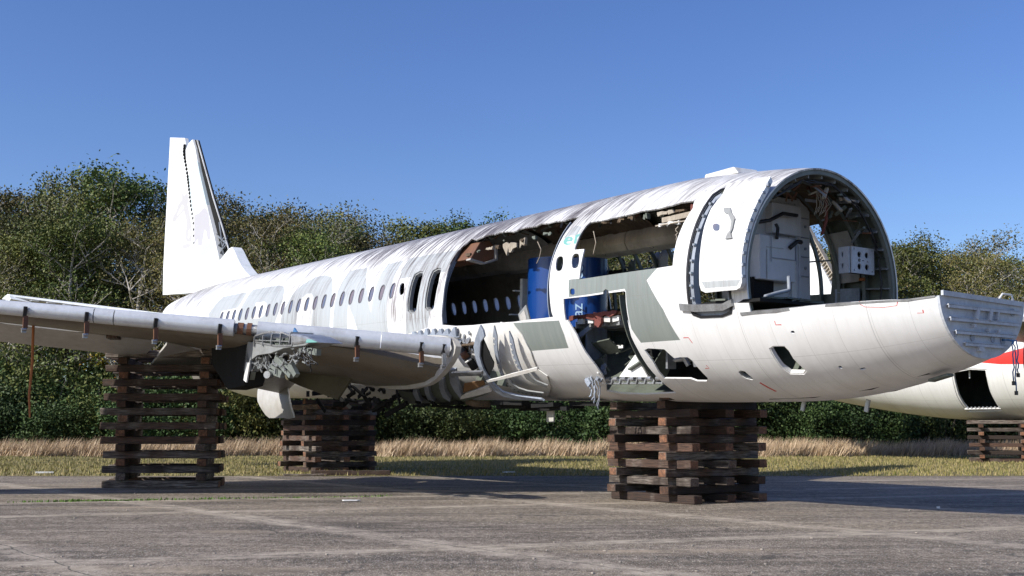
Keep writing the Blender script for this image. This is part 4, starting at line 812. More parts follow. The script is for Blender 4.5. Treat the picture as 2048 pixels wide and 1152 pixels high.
# ------------------------------------------------------------ wings
def LEs(n): return 14.70-(n-2.0)*math.tan(R(27.2))
def LEu(n): return -.90+(n-2.3)*.075
secs=[]
for n,ch,th,dz in ((2.22,7.0,1.05,-.50),(2.4,6.9,1.05,-.50),(4.2,5.4,.76,-.30),(6.4,4.1,.52,-.19),(9,3.2,.42,-.16),(12,2.5,.34,-.14),(16.5,1.5,.22,-.12)):
    secs.append((n,LEs(n)-.14-(.30 if n<3 else 0),LEu(n)+dz,ch,th))
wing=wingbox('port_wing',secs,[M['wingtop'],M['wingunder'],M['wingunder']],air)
g=MB(); path=[];rad=[]
for n in (2.35,4.2,6.4,9,12,16.4): path.append((LEs(n)-.02,n,LEu(n)-.10)); rad.append(.215-.0085*(n-2.2))
for (a,b,nm) in ((0,1,0),):
    pass
def lerpn(n): return (LEs(n)-.02,n,LEu(n)-.09),.205-.0075*(n-2.2)
for (n0,n1) in ((2.35,3.62),(3.64,5.88),(6.30,8.4),(8.42,8.75),(8.77,11.5),(11.52,16.4)):
    p0,r0=lerpn(n0); p1,r1=lerpn(n1); g=MB().tube([p0,((p0[0]+p1[0])/2,(p0[1]+p1[1])/2,(p0[2]+p1[2])/2),p1],[r0,(r0+r1)/2,r1],20); g.build('leading_edge',M['wingtop'],wing,auto=60)
# actuator gap
p0,r0=lerpn(5.88); p1,r1=lerpn(6.3)
g=MB().tube([p0,p1],[.10,.10],12); g.build('actuator',M['alu'],wing,smooth=True)
g=MB().tube([Vector(p0).lerp(Vector(p1),.25),Vector(p0).lerp(Vector(p1),.45)],.13,12); g.tube([Vector(p0).lerp(Vector(p1),.6),Vector(p0).lerp(Vector(p1),.85)],.12,12); g.build('actuator_collar',M['brown'],wing)
# root end cap ring
pr=[(0,0),(.02,.32),(.08,.55),(.2,.8),(.3,.88),(.3,-.62),(.2,-.62),(.08,-.5),(.02,-.3)]
sec=secs[0]
ring=[(13.6,-.70),(14.1,-.72),(14.45,-.77),(14.66,-.86),(14.76,-.98),(14.72,-1.12),(14.52,-1.32),(14.25,-1.51),(13.95,-1.67),(13.65,-1.77),(13.0,-1.85),(12.33,-1.87),(10.88,-1.80),(9.5,-1.55),(9.6,-1.48),(10.88,-1.70),(12.33,-1.77),(13.0,-1.75),(13.6,-1.66),(13.9,-1.55),(14.15,-1.40),(14.4,-1.20),(14.6,-1.02),(14.55,-.92),(14.4,-.86),(14.0,-.80),(13.6,-.77)]
g=MB(); g.prism(ring,lambda s,u:(s,2.36,u),lambda s,u:(s,2.22,u)); g.build('wing_root_rib',M['flap'],wing,auto=40)
# slat track brackets
for n,col in ((10.0,'brown'),(8.95,'brown'),(7.75,'brown'),(6.62,'brown'),(4.15,'brown'),(2.97,'brown'),(2.55,'alu')):
    x,y,z=lerpn(n)[0]; br=MB(); br.box((x+.19,n,z-.07),(.05,.07,.22),Matrix.Rotation(R(14),3,'Y')); br=br.build('slat_bracket',M['rubber'],wing)
    g=MB().box((x+.185,n-.02,z-.27),(.05,.09,.24),Matrix.Rotation(R(-6),3,'Y')); g.build('bracket_link',M[col],br)
    g=MB().tube([(x+.19,n-.05,z-.41),(x+.19,n+.05,z-.43)],.035,8); g.box((x+.18,n,z-.47),(.06,.09,.03)); g.build('bracket_foot',M['alu'],br)
# drooped flaps behind the trailing edge
def slab(name,pts,th,mt,parent,bev=.01):
    g=MB(); n=len(pts); P=[Vector(p) for p in pts]; nm=(P[1]-P[0]).cross(P[2]-P[0]).normalized()*th/2
    g.add([p+nm for p in P]+[p-nm for p in P],[tuple(range(n)),tuple(range(n,2*n))[::-1]]+[(i,(i+1)%n,n+(i+1)%n,n+i) for i in range(n)]); return g.build(name,M[mt],parent,bevel=bev)
def TE(n): 
    for i in range(len(secs)-1):
        a,b=secs[i],secs[i+1]
        if a[0]<=n<=b[0]: t=(n-a[0])/(b[0]-a[0]); break
    return (a[1]-a[3])*(1-t)+(b[1]-b[3])*t, a[2]*(1-t)+b[2]*t
def flap(n0,n1,c0,c1,d,name='flap'):
    a,ua=TE(n0); b,ub=TE(n1)
    return slab(name,[(a+.1,n0,ua-.02),(b+.1,n1,ub-.02),(b-c1,n1,ub-d),(a-c0,n0,ua-d)],.07,'flap',wing)
flap(6.5,12.3,1.1,.8,.36); flap(2.3,6.3,1.25,1.15,.55); flap(12.35,16.2,.6,.4,.08,'aileron')
slab('flap_track_fairing',[(9.6,4.35,-1.15),(8.6,4.35,-1.75),(5.3,4.35,-1.95),(4.6,4.35,-1.5),(7,4.35,-1.05)],.22,'wingunder',wing,.05)
g=MB().box((5.2,6.45,-.85),(.5,.05,.22),Matrix.Rotation(.3,3,'Y')); g.build('flap_end_plate',M['whitepart'],wing)
# gear leg fairing and drooped wing panel behind the pylon
slab('wing_lower_panel',[(6.4,3.0,-1.35),(8.74,3.0,-1.20),(11.6,3.0,-1.44),(10.74,3.05,-2.12),(8.49,3.0,-1.78)],.06,'olive',wing)
gd=cdt('landing_gear_door',T['geardoor'],[],[([(5.72,-1.84),(5.90,-1.86),(6.10,-2.14),(5.96,-2.20)],1)],lambda s,u:(s,2.2+.25*math.cos((u+2.2)*2.2),u),[M['whitepart'],M['redpaint'],M['flap']],air,gx=.4,gy=.12,solid=.05)
g=MB(); g.bar((4.35,2.35,-2.05),(4.9,2.45,-2.12),.03); g.bar((4.9,2.45,-2.12),(5.15,2.45,-2.42),.03); g.build('red_strut',M['rust'],gd)
# wheel well clutter below the wing centre
g=MB(); r=random.Random(31)
for i in range(40):
    a=Vector((r.uniform(6.5,12.5),r.uniform(.8,2.2),r.uniform(-2.25,-1.75))); b=a+Vector((r.uniform(-.8,.8),r.uniform(-.3,.3),r.uniform(-.35,.35))); g.bar(a,b,r.uniform(.03,.09),r.uniform(.03,.12))
for s in (7.2,8.4,9.6): g.tube([(s,1.0,-2.1),(s+.9,1.6,-2.25)],.07,8)
g.build('gear_well_structure',M['dark'],air)
g=MB(); r=random.Random(33)
for i in range(18):
    a=Vector((r.uniform(11,16.5),r.uniform(.3,1.3),r.uniform(-2.28,-2.12))); g.bar(a,a+Vector((r.uniform(.3,1.2),0,r.uniform(-.05,.05))),r.uniform(.08,.25),r.uniform(.05,.1))
g.box((15.9,.3,-2.2),(.8,.3,.06)); g.each('keel_beam',M['dark'],air)
g=MB().box((15.6,.5,-2.34),(.24,.03,.36)); g.build('keel_fitting',M['flap'],air)
g=MB().tube([(13.0,.9,-2.12),(13.4,.95,-2.16),(13.7,.8,-2.16)],.08,10); g.build('orange_duct',M['insul'],air,smooth=True)
# ------------------------------------------------------------ belly fairing remains round the wing root
fp=T['fp']
def patch(name,key,k,mt,th,parent=air,gx=.3,gy=6): return cdt(name,fp[key],[],[],ellpos(k),[M[mt]],parent,gx=gx,gy=gy,solid=th)
M['whitefair']=dirty('fairing_white',(.78,.77,.73),(.42,.36,.28),.45,.9,.55,0,(.5,1,1))
cdt('belly_fairing',fp['bellypanel'],[],[],ellpos(.03),[M['whitefair']],air,gx=.3,gy=5,solid=.02)
pan=patch('fairing_pan','pan',.25,'primer',.03); 
for k_ in ('panrib1','panrib2','panrib3','panrib4'): patch('pan_rib',k_,.33,'spar',.08,pan)
patch('orange_panel','orange',.27,'tan',.02); patch('pan_edge','whitepan',.34,'whitepart',.03); patch('strut_bar','bar',.5,'alu',.06); patch('pan_lip','lip',.6,'flap',.05)
patch('painted_opening_shade','dark',.33,'dark',.02)  # near-black sheet paints the shade of the opening inside the fairing rib
ra=patch('fairing_rib','ribA',.38,'spar',.04)
rb=patch('fairing_rib','ribB',.22,'spar',.03); rc=patch('fairing_rib','ribC',.18,'spar',.03); rd_=patch('fairing_rib','ribD',.22,'primerlight',.03); patch('fairing_rib','ribE',.16,'primerlight',.03)
patch('fairing_shelf','shelf',.45,'whitefair',.03)
def dots(key_pts,k,rad,parent,mt='dark'):
    g=MB()
    for s,ph in key_pts:
        P=[ellpos(k+.004)(s+rad*math.cos(a),ph+rad*29*math.sin(a)) for a in [2*math.pi*i/10 for i in range(10)]]
        g.add(P,[tuple(range(10))])
    return g.build('lightening_hole',M[mt],parent)
def mid(key,a,b,n):
    P=fp[key]; return P
HO=T['holesx']
dots(HO['b'],.225,.022,rb,'whitefair'); dots(HO['c'],.185,.022,rc,'whitefair'); dots(HO['d'],.255,.022,rd_,'dark')
for k_ in ('scalback',): patch('root_fairing_back',k_,.05,'whitefair',.02)
for i in range(7): patch('root_scallop','scal%d'%i,.12,'spar',.05)
g=MB(); r=random.Random(44)
for i in range(34): 
    s=r.uniform(14.3,14.95); a=Vector(ellpos(.02)(s-.35,r.uniform(108,126))); g.box(a,(r.uniform(.03,.15),.08,r.uniform(.03,.1)),Matrix.Rotation(r.uniform(-1,1),3,'Y'))
g.build('root_bracketry',M['alu'],air)
g=MB().tube([ellpos(.1)(14.16,114.5),ellpos(.1)(14.3,131)],.085,12); cyl_=g.build('hydraulic_cylinder',M['rubber'],air,smooth=True)
g=MB().tube([ellpos(.105)(14.20,119),ellpos(.105)(14.235,123)],.09,12); g.build('cylinder_band',M['brown'],cyl_,smooth=True)
g=MB().tube([ellpos(.105)(14.245,124.2),ellpos(.105)(14.255,125.2)],.09,12); g.build('cylinder_band',M['whitepart'],cyl_,smooth=True)
g=MB(); ph0=ellpos(.02)(14.8,138); g.bar((14.2,1.2,-1.2),(15.2,1.1,-1.35),.5,.9); g.build('wing_box_end',M['primer'],air)
# ------------------------------------------------------------ engine pylon
py=MB(); py.prism(T['pylonbody'],lambda s,u:(s,5.95,u),lambda s,u:(s,5.45,u)); py=py.build('engine_pylon',M['primerlight'],air,bevel=.01)
g=MB(); g.prism(T['pylonnose'],lambda s,u:(s,5.98,u),lambda s,u:(s,5.42,u)); g.build('pylon_nose',M['alu'],py,bevel=.07)
g=MB(); g.prism([(15.35,-1.02),(15.57,-1.04),(15.82,-1.095),(15.30,-1.085)],lambda s,u:(s,5.995,u+.002),lambda s,u:(s,5.98,u)); g.build('pylon_tip_patch',M['teal'],py)
g=MB(); P=T['pylonbox']
for off in (5.95,5.5):
    for i in range(len(P)): a,b=P[i],P[(i+1)%len(P)]; g.bar((a[0],off,a[1]),(b[0],off,b[1]),.035)
for t in (0,.25,.5,.75,1.): 
    s=12.78+(14.55-12.78)*t; g.bar((s,5.97,-.86),(s-.03,5.97,-1.07),.035); g.bar((s,5.5,-.86),(s,5.97,-.86),.03)
g.bar((12.8,5.97,-.94),(14.55,5.97,-1.03),.02); g.build('pylon_cage',M['alu'],py)
g=MB(); r=random.Random(3)
for i in range(40): s=r.uniform(12.85,14.5); g.box((s,5.85,-.97-(s-12.8)*.03+r.uniform(-.05,.04)),(r.uniform(.03,.15),.15,r.uniform(.02,.06)))
g.build('pylon_fittings',M['primer'],py)
g=MB(); g.prism(T['pyloncasc'],lambda s,u:(s,5.9,u),lambda s,u:(s,5.5,u)); g.build('engine_mount',M['dark'],py)
g=MB()
for k_,w in (('strut1',.09),('strut2',.07),('strut3',.045),('strut4',.10),('strut5',.03),('gb',.12),('pipe',.09)):
    (a,b),(c,d)=T['py_'+k_]; g.bar((a,5.85,b),(c,5.8,d),.1,w)
g.each('mount_strut',M['primermid'],py)
(a,b),(c,d)=T['py_oval']; g=MB().tube([((a+c)/2-.06,5.88,(b+d)/2),((a+c)/2+.03,6.0,(b+d)/2)],.075,12); g.build('duct_end',M['alu'],py,auto=40)
g=MB(); r=random.Random(13)
for i in range(85):
    s=r.uniform(12.6,15.3); u=-1.2-.30*r.random()-(.06 if s<14.4 else -.08)*r.random(); a=Vector((s,5.9,u)); g.bar(a,a+Vector((r.uniform(-.2,.2),0,r.uniform(-.12,.12))),r.uniform(.01,.035))
g.each('mount_fitting',M['alu'],py)
for k_ in ('loop','wire'):
    (a,b),(c,d)=T['py_'+k_]; wire([(a,5.9,b),((a+c)/2+.05,5.95,min(b,d)-.05 if k_=='loop' else (b+d)/2),(c,5.9,d)],.014,'rubber','dangling_wire',parent=py,jit=.02,seed=4)
for i in range(6):
    s=14.6+.16*i; wire([(s,5.9,-1.2),(s+.1,5.95,-1.36),(s+.25,5.9,-1.3-.04*i)],.012,'rubber','dangling_wire',parent=py,jit=.03,seed=i+60)
(a,b),(c,d),(e,f_)=T['py_blade']; g=MB().prism([(a,b),(c,d),(e,f_)],lambda s,u:(s,5.75,u),lambda s,u:(s,5.72,u)); g.build('pylon_blade',M['bluecable'],py)
g=MB(); g.prism([(12.48,-1.35),(12.30,-1.0),(11.2,-.95),(10.2,-.97),(10.3,-1.4),(11.3,-1.95),(12.2,-1.87),(12.35,-1.6)],lambda s,u:(s,5.95,u),lambda s,u:(s,5.5,u)); g.build('pylon_aft_fairing',M['dark'],py,bevel=.03)
g=MB(); g.prism([(12.55,-1.40),(12.35,-1.38),(12.25,-1.75),(12.40,-1.8)],lambda s,u:(s,5.97,u),lambda s,u:(s,5.94,u)); g.build('pylon_panel',M['whitepart'],py)
# starboard wing
sec2=[(-a,b,c,d,e) for a,b,c,d,e in secs]; wingbox('starboard_wing',sec2[::-1],[M['wingtop'],M['wingunder']],air)
# rod hanging from the wing: rests loosely, its own thing

# ---------------------------------------------------------------- timber stacks
TIES={}
def tie_mesh(Lg,w,h,var):
    key=(Lg,w,h,var)
    if key in TIES: return TIES[key]
    r=random.Random(hash(key)&0xffff if 0 else int(Lg*100)+var*13)
    bm=bmesh.new(); nx=9; vs={}
    for i in range(nx+1):
        x=-Lg/2+Lg*i/nx
        for j,(a,b) in enumerate(((-1,-1),(1,-1),(1,1),(-1,1))):
            vs[i,j]=bm.verts.new((x+(r.uniform(-.012,.012) if i in(0,nx) else 0),a*w/2+r.uniform(-.006,.006),b*h/2+r.uniform(-.005,.005)-(r.uniform(0,.03) if (b>0 and r.random()<.12 and i not in (0,nx)) else 0)))
    for i in range(nx):
        for j in range(4): bm.faces.new((vs[i,j],vs[i+1,j],vs[i+1,(j+1)%4],vs[i,(j+1)%4]))
    bm.faces.new([vs[0,j] for j in range(4)]); bm.faces.new([vs[nx,j] for j in range(4)][::-1])
    bmesh.ops.recalc_face_normals(bm,faces=bm.faces)
    es=[e for e in bm.edges if len(e.link_faces)==2 and e.link_faces[0].normal.dot(e.link_faces[1].normal)<.5]
    bmesh.ops.bevel(bm,geom=es,offset=.012,segments=1,affect='EDGES')
    me=bpy.data.meshes.new('railroad_tie'); bm.to_mesh(me); bm.free(); me.materials.append(M['timber']); TIES[key]=me; return me
ORD=['bottom','second','third','fourth','fifth','sixth','seventh','eighth','ninth','tenth','eleventh','twelfth','thirteenth','fourteenth','fifteenth','sixteenth','seventeenth','eighteenth','nineteenth','twentieth','twenty-first','twenty-second']
trnd=random.Random(99)
def crib(org,dx,dy,layers,pitch,Aoff,Boff,LA,LB,where,Bpos,Apos,skip=(),z0=0.,w=.225):
    """A ties run along dy at x offsets Aoff; B ties run along dx at y offsets Boff. layer 0 = B"""
    dx=Vector((*dx,0)).normalized(); dy=Vector((*dy,0)).normalized(); o=Vector((*org,0))
    for l in range(layers):
        isB=l%2==0; offs=Boff if isB else Aoff; names=Bpos if isB else Apos
        for i,q in enumerate(offs):
            if (l,i) in skip: continue
            me=tie_mesh(LB if isB else LA,w,pitch-.004,trnd.randint(0,3))
            ob=bpy.data.objects.new('railroad_tie',me); COL.objects.link(ob)
            d=dx if isB else dy; c=o+((dy if isB else dx)*q)+d*trnd.uniform(-.06,.06); 
            ob.location=(c.x,c.y,z0+pitch*(l+.5)); ob.rotation_euler=(0,0,math.atan2(d.y,d.x)+trnd.uniform(-.02,.02)+(math.pi if trnd.random()<.5 else 0))
            tag(ob,'%s tie in the %s layer of the %s'%(names[i],ORD[l] if l else 'bottom',where),'railroad tie','railroad ties stacked in the '+where)
Fh=(0.5716,-0.8206); Nh=(-.8206,-.5716)
def lp(s,n): return (Ov.x+Fh[0]*s+Nh[0]*n, Ov.y+Fh[1]*s+Nh[1]*n)
# right stack: centre s 18.25, n -.75
crib(lp(18.2,-.80),Fh,Nh,12,.159,(-.78,.66),(-.92,-.05,.86),2.45,2.35,'stack under the torn forward hull',('far side','middle','camera side'),('left hand','right hand'))
def board(c,L_,w,h,ang,label,z,mt='timber',name='timber_plank',cat='plank',group=None):
    me=tie_mesh(L_,w,h,1); o=bpy.data.objects.new(name,me); COL.objects.link(o); o.location=(c[0],c[1],z); o.rotation_euler=(0,0,ang); return tag(o,label,cat,group)
fa=math.atan2(Fh[1],Fh[0]); na=math.atan2(Nh[1],Nh[0])
board(lp(19.05,-.75),2.5,.3,.09,na,'pale thin plank wedged between the forward stack and the hull belly',12*.159+.05)
# left stack under the wing
ldx=Vector((1,-.03)).normalized(); ldy=Vector((-.17,1)).normalized()
lc=(-8.38+ldy.x*1.2,27.3+ldy.y*1.2)
crib(lc,ldx,ldy,20,.172,(-.92,1.02),(1.0,0.,-1.0),2.6,2.8,'tall stack under the wing',('rear','middle','front'),('left hand','right hand'))
zt=20*.172
for i,(q,p,h,L_) in enumerate(((-1.0,-.9,.17,3.4),(-.98,-.6,.13,2.8),(-.99,-.2,.10,2.0),(.92,-.6,.17,2.6),(.92,-.5,.13,2.6),(.45,-.2,.15,.9))):
    z=zt+((.086,.24,.36)[i] if i<3 else (.086,.24)[i-3] if i<5 else .075)
    board((lc[0]+ldx.x*q+ldy.x*p,lc[1]+ldx.y*q+ldy.y*p),L_,.26,h,math.atan2(ldy.y,ldy.x),
      ('lowest','middle','topmost')[i]+' dark block on the left post of the tall stack under the wing' if i<3 else (('lower','upper')[i-3]+' dark block on the right post of the tall stack' if i<5 else 'single small block on the middle top of the tall stack'),z,name='timber_block',cat='timber block')
# middle stack
crib(lp(-.45,-2.1),Fh,Nh,14,.170,(-.95,.85),(-.95,0,.95),2.6,2.6,'stack under the rear hull',('far side','middle','camera side'),('left hand','right hand'))
# far stack
d2=(.93,-.36); e2=(.36,.93)
crib((21.55,50.6),d2,e2,11,.165,(-.8,.85),(-.9,.9),2.5,2.7,'far stack under the striped airliner',('rear','front'),('left hand','right hand'))
crib((25.0,50.4),d2,e2,11,.165,(-.8,.85),(-.9,.9),2.5,2.7,'far stack at the right photo edge',('rear','front'),('left hand','right hand'))
# ---------------------------------------------------------------- second aircraft
F2=Vector((.571,-.821,0)); N2=Vector((-.821,-.571,0)); O2=Vector((22.3,50.6,4.35))
A2=Matrix(((F2.x,N2.x,0,O2.x),(F2.y,N2.y,0,O2.y),(0,0,1,O2.z),(0,0,0,1)))
air2=empty('parked_airliner','white airliner hull with red stripes and open hatch at the right edge','airliner',mat=A2)
def pos2(k=0):
    def f(s,ph):
        a=R(ph); u=math.cos(a); t=max(0,(-2.0-s)/14.); w=2.5*(1-.75*t*t)+k; b=2.5-2.5*t**1.5+k
        b=max(b,.0); return (s,w*math.sin(a),(2.5+k)*u if u>0 else b*u)
    return f
M['white2']=skinmat('second_airliner_paint',(.76,.76,.73),.45,.5)
t=NT(M['white2'])
cdt('fuselage_skin',[(-15,-180),(12,-180),(12,180),(-15,180)],[T['b_door'],[(-1.4,-100),(0,-100),(0,-140),(-1.4,-140)]],[(T['b_red'],1),(T['b_red2'],1)],pos2(),[M['white2'],M['redpaint'],M['primer']],air2,gx=.7,gy=6,solid=.04)
dd=T['b_door']; cdt('hatch_frame',dd,[inner(dd,.90,.95)],[],pos2(-.03),[M['whitepart']],air2,gx=.4,gy=6,solid=.10)
g=MB(); g.box((-.6,2.05,.0),(1.3,.05,.05)); g.box((-.9,2.0,-.35),(.05,.05,.7)); g.box((.0,2.0,-.35),(.05,.05,.7)); g.each('hatch_rail',M['whitepart'],air2)
g=MB(); g.box((-.7,1.40,-2.02),(1.75,.16,.06)); g.build('hatch_sill',M['whitepart'],air2)
g=MB(); r=random.Random(2)
for i in range(9): g.box((-1.4+.19*i,1.5,-1.97),(.07,.05,.06))
g.each('sill_latch',M['alu'],air2)
def slab2(name,pts,th,mt,bev=.01):
    o=slab(name,pts,th,mt,air2,bev); return o
slab2('wing',[(3.2,2.3,.62),(1.0,4.6,.70),(-1.2,4.6,.66),(-.8,2.3,.55)],.16,'flap') if 0 else None
g=MB(); w2=[(2.2,4.2,1.3,.42),(4.0,3.6,1.0,.5)]
wb=wingbox('wing',[(2.3,7.5,.72,5.5,.9),(9,4.2,1.15,3.2,.5)],[M['flap'],M['wingunder']],air2)
g=MB().tube([(9.2,5.3,-.45),(8.6,5.3,-.45),(7.2,5.3,-.42),(5.0,5.3,-.25)],[.62,.78,.8,.35],20); g.build('engine_nacelle',M['wingunder'],air2,auto=50)
fi=plate('tail_fin',T['b_fin'],[],.22,.12,[M['fin']],air2,z0=2.5,z1=10)
g=MB(); P=T['b_fin'][0:6]
for i in range(5):
    a=Vector((P[i][0],0,P[i][1])); b=Vector((P[i+1][0],0,P[i+1][1])); off=Vector((.28,0,.22)); g.bar(a+off,b+off,.3,.05)
    for k in range(7): q=a.lerp(b,k/7); g.bar(q,q+off,.25,.05)
g.each('leading_edge_rib',M['cream'],fi)
# ---------------------------------------------------------------- things lying about
mb=MB(); mb.tube([(0,0,0),(.02,0,-.9),(-.01,0,-1.6),(.03,0,-2.05)],[.028,.03,.024,.018],6); ro=mb.build('hanging_rod',M['rust']); 
ro.location=wpos(9.2,9.5,-.55); tag(ro,'thin rusty orange rod hanging straight down from the left wing','rod')
g=MB().box((0,0,.03),(.55,.06,.05)); b1=g.build('litter_strip',M['whitepart']); b1.location=(-14.6,36.0,.03); b1.rotation_euler=(0,0,.1); tag(b1,'white strip of rubbish on the grass at the left edge','rubbish')
g=MB(); g.prism([(0,0),(.25,.02),(.3,.12),(.12,.16),(-.05,.1)],lambda a,b:(a,b,.012),lambda a,b:(a,b,.03)); b2=g.build('paper_scrap',M['whitepart']); b2.location=(-3.2,22.0,.004); tag(b2,'white paper scrap on the concrete left of centre','rubbish')
g=MB(); g.prism([(0,0),(.35,.02),(.4,.2),(.1,.24)],lambda a,b:(a,b,.03),lambda a,b:(a,b,.06)); b3=g.build('paper_scrap',M['whitepart']); b3.location=(-.3,36.6,.0); tag(b3,'white scrap on the shaded grass under the hull','rubbish')
g=MB(); g.prism([(0,0),(.05,0),(.06,.05),(.01,.06)],lambda a,b:(a,b,.008),lambda a,b:(a,b,.04)); b4=g.build('white_stone',M['whitepart']); b4.location=(7.35,20.0,.0); tag(b4,'small white stone just in front of the nose shadow','stone')
board((-4.9,35.1),2.4,.22,.14,.02,'dark weathered timber lying on the grass before the rear stack',.08,name='loose_timber',cat='timber')
board((-6.2,34.6),1.3,.14,.06,.05,'short thin plank lying on the concrete edge near the rear stack',.035,name='loose_plank',cat='plank')
# ---------------------------------------------------------------- ground
def ground_sheet(name,x0,x1,y0,y1,z,m,nx=40,ny=40,amp=0,kind='structure'):
    from mathutils import noise
    vs=[(x0+(x1-x0)*i/nx,y0+(y1-y0)*j/ny) for j in range(ny+1) for i in range(nx+1)]
    vs=[(x,y,z+amp*noise.noise(Vector((x*.3,y*.3,1)))) for x,y in vs]
    fs=[(j*(nx+1)+i,j*(nx+1)+i+1,(j+1)*(nx+1)+i+1,(j+1)*(nx+1)+i) for j in range(ny) for i in range(nx)]
    me=bpy.data.meshes.new(name); me.from_pydata(vs,[],fs); me.materials.append(m); o=bpy.data.objects.new(name,me); COL.objects.link(o); o['kind']=kind; return o
mc=mat('old_concrete',(.2,.19,.18),.85); t=NT(mc); o=t.obj()
sp=t.n('ShaderNodeSeparateXYZ',inp={0:o}); X,Y=sp.outputs[0],sp.outputs[1]
big=t.noise(o,.22,4,.6,(.6,1.6,1)); midn=t.noise(o,1.3,5,.65,(.5,1.6,1)); fine=t.noise(o,11,6,.8,(1.,.5,1)); grit=t.noise(o,48,3,.7,(1.2,.5,1))
c=t.mix(t.ramp(big,(.38,0),(.60,1)),(.066,.048,.030),(.195,.152,.100))
c=t.mix(t.math('MULTIPLY',t.ramp(midn,(.46,0),(.60,1)),.6),c,(.30,.245,.185))
c=t.mix(t.ramp(fine,(.38,.85),(.52,0)),c,(.030,.025,.020)); c=t.mix(t.math('MULTIPLY',t.ramp(fine,(.54,0),(.64,1)),.6),c,(.42,.37,.315))
c=t.mix(t.ramp(grit,(.56,0),(.64,.7)),c,(.70,.64,.56)); c=t.mix(t.ramp(grit,(.34,.7),(.43,0)),c,(.03,.025,.018))
st=t.noise(o,.5,3,.5,(.35,1.2,1)); c=t.mix(t.math('MULTIPLY',t.ramp(st,(.62,0),(.72,1)),.55),c,(.42,.33,.23))
vo=t.n('ShaderNodeTexVoronoi',feature='DISTANCE_TO_EDGE'); vo.inputs['Scale'].default_value=.33
wv=t.n('ShaderNodeVectorMath',operation='ADD'); wn_=t.n('ShaderNodeTexNoise'); t.t.links.new(o,wn_.inputs['Vector']); wn_.inputs['Scale'].default_value=1.1; wn_.inputs['Detail'].default_value=5
t.t.links.new(o,wv.inputs[0]); t.t.links.new(wn_.outputs[1],wv.inputs[1]); t.t.links.new(wv.outputs[0],vo.inputs['Vector'])
ck=t.ramp(vo.outputs[0],(.002,1),(.010,0)); ckm=t.ramp(t.noise(o,.35,2,.5),(.48,0),(.56,1)); c=t.mix(t.math('MULTIPLY',t.math('MULTIPLY',ck,ckm),.8),c,(.035,.03,.024))
stn=t.noise(o,.8,4,.6,(.4,1.3,1)); c=t.mix(t.math('MULTIPLY',t.ramp(stn,(.30,1),(.42,0)),.55),c,(.055,.045,.034))
wob=t.math('MULTIPLY',t.math('SUBTRACT',t.noise(o,.9,4,.6),.5),.35)
wd=t.noise(o,2.5,3,.6)
def joint(c,ang,off,w,strength):
    n=(-math.sin(R(ang)),math.cos(R(ang)))
    d=t.math('ADD',t.math('MULTIPLY',X,n[0]),t.math('MULTIPLY',Y,n[1])); d=t.math('ABSOLUTE',t.math('ADD',t.math('SUBTRACT',d,off),wob))
    soft=t.math('MULTIPLY',t.ramp(t.math('DIVIDE',d,w),(0,1),(.5,.7),(1,0)),t.math('MULTIPLY',t.ramp(wd,(.35,.1),(.65,1)),strength*1.0)); c=t.mix(soft,c,(.48,.41,.32))
    return t.mix(t.math('MULTIPLY',t.math('LESS_THAN',d,.012),.8),c,(.05,.045,.035))
for a,of,w,s_ in ((20,12.75,.30,.8),(19,19.86,.32,.85),(17.5,23.4,.4,.7),(17,27.3,.4,.6),(20,5.8,.3,.8),(-52,7.83,.35,.85),(-56,12.55,.35,.8),(-54,3.2,.3,.7),(-55,17.6,.35,.7),(-55,-1.5,.3,.7)): c=joint(c,a,of,w,s_)
t.base(c); t.bump(t.math('ADD',fine,grit),.6,.012)
g=MB(); r=random.Random(123)
for i in range(260):
    y=10.5+23*r.random()**1.5; x=r.uniform(-.47,.47)*y; q=r.uniform(.008,.022); g.box((x,y,.004+q*.3),(q*r.uniform(1,2.2),q,q*.6),Matrix.Rotation(r.uniform(0,3),3,'Z'))
gc=g.build('loose_chips',dirty('chip_stone',(.36,.32,.27),(.25,.2,.16),.9,5)); gc['kind']='stuff'
# grass
mg=mat('short_grass_ground',(.1,.1,.05),.95); t=NT(mg); o=t.obj(); a=t.noise(o,.5,5,.65,(1,1.5,1)); b=t.noise(o,9,4,.7)
c=t.mix(t.ramp(a,(.40,0),(.62,1)),(.13,.12,.035),(.28,.22,.10)); c=t.mix(t.ramp(b,(.35,.75),(.55,0)),c,(.045,.045,.015)); t.base(c); t.bump(b,.8,.06)
ground_sheet('ground',-260,260,-25,330,-.02,mg,20,20)
ground_sheet('concrete_apron',-60,60,-12,34.6,0.0,mc,30,30)
ed=MB(); r=random.Random(77)
# ragged strip of turf lapping onto the slab edge
P=[(-60+.5*i,34.5+r.uniform(-.25,.18)) for i in range(241)]
vs=[(x,y,.006) for x,y in P]+[(x,62+.01*i,.004) for i,(x,y) in enumerate(P)]
me=bpy.data.meshes.new('grass_verge'); me.from_pydata(vs,[],[(i,i+1,i+242,i+241) for i in range(240)]); me.materials.append(mg); go=bpy.data.objects.new('grass_verge',me); COL.objects.link(go); go['kind']='structure'
def leafmat(name,cols,trans=.25,rough=.55,sz=1.,emitn=None):
    m=mat(name,cols[0],rough); t=NT(m); g=t.n('ShaderNodeNewGeometry'); rnd=g.outputs['Random Per Island']; oi=t.n('ShaderNodeObjectInfo').outputs['Random']
    st=[(i/(len(cols)-1),c) for i,c in enumerate(cols)]
    c=t.ramp(rnd,*st); h=t.n('ShaderNodeHueSaturation'); t.t.links.new(c,h.inputs['Color']); t.t.links.new(t.math('ADD',t.math('MULTIPLY',oi,.06),.47),h.inputs['Hue']); t.t.links.new(t.math('ADD',t.math('MULTIPLY',t.math('FRACT',t.math('MULTIPLY',oi,9.7)),.7),.65),h.inputs['Value'])
    t.base(h.outputs[0]); m.node_tree.nodes['Principled BSDF'].inputs['Specular IOR Level'].default_value=.2; return m
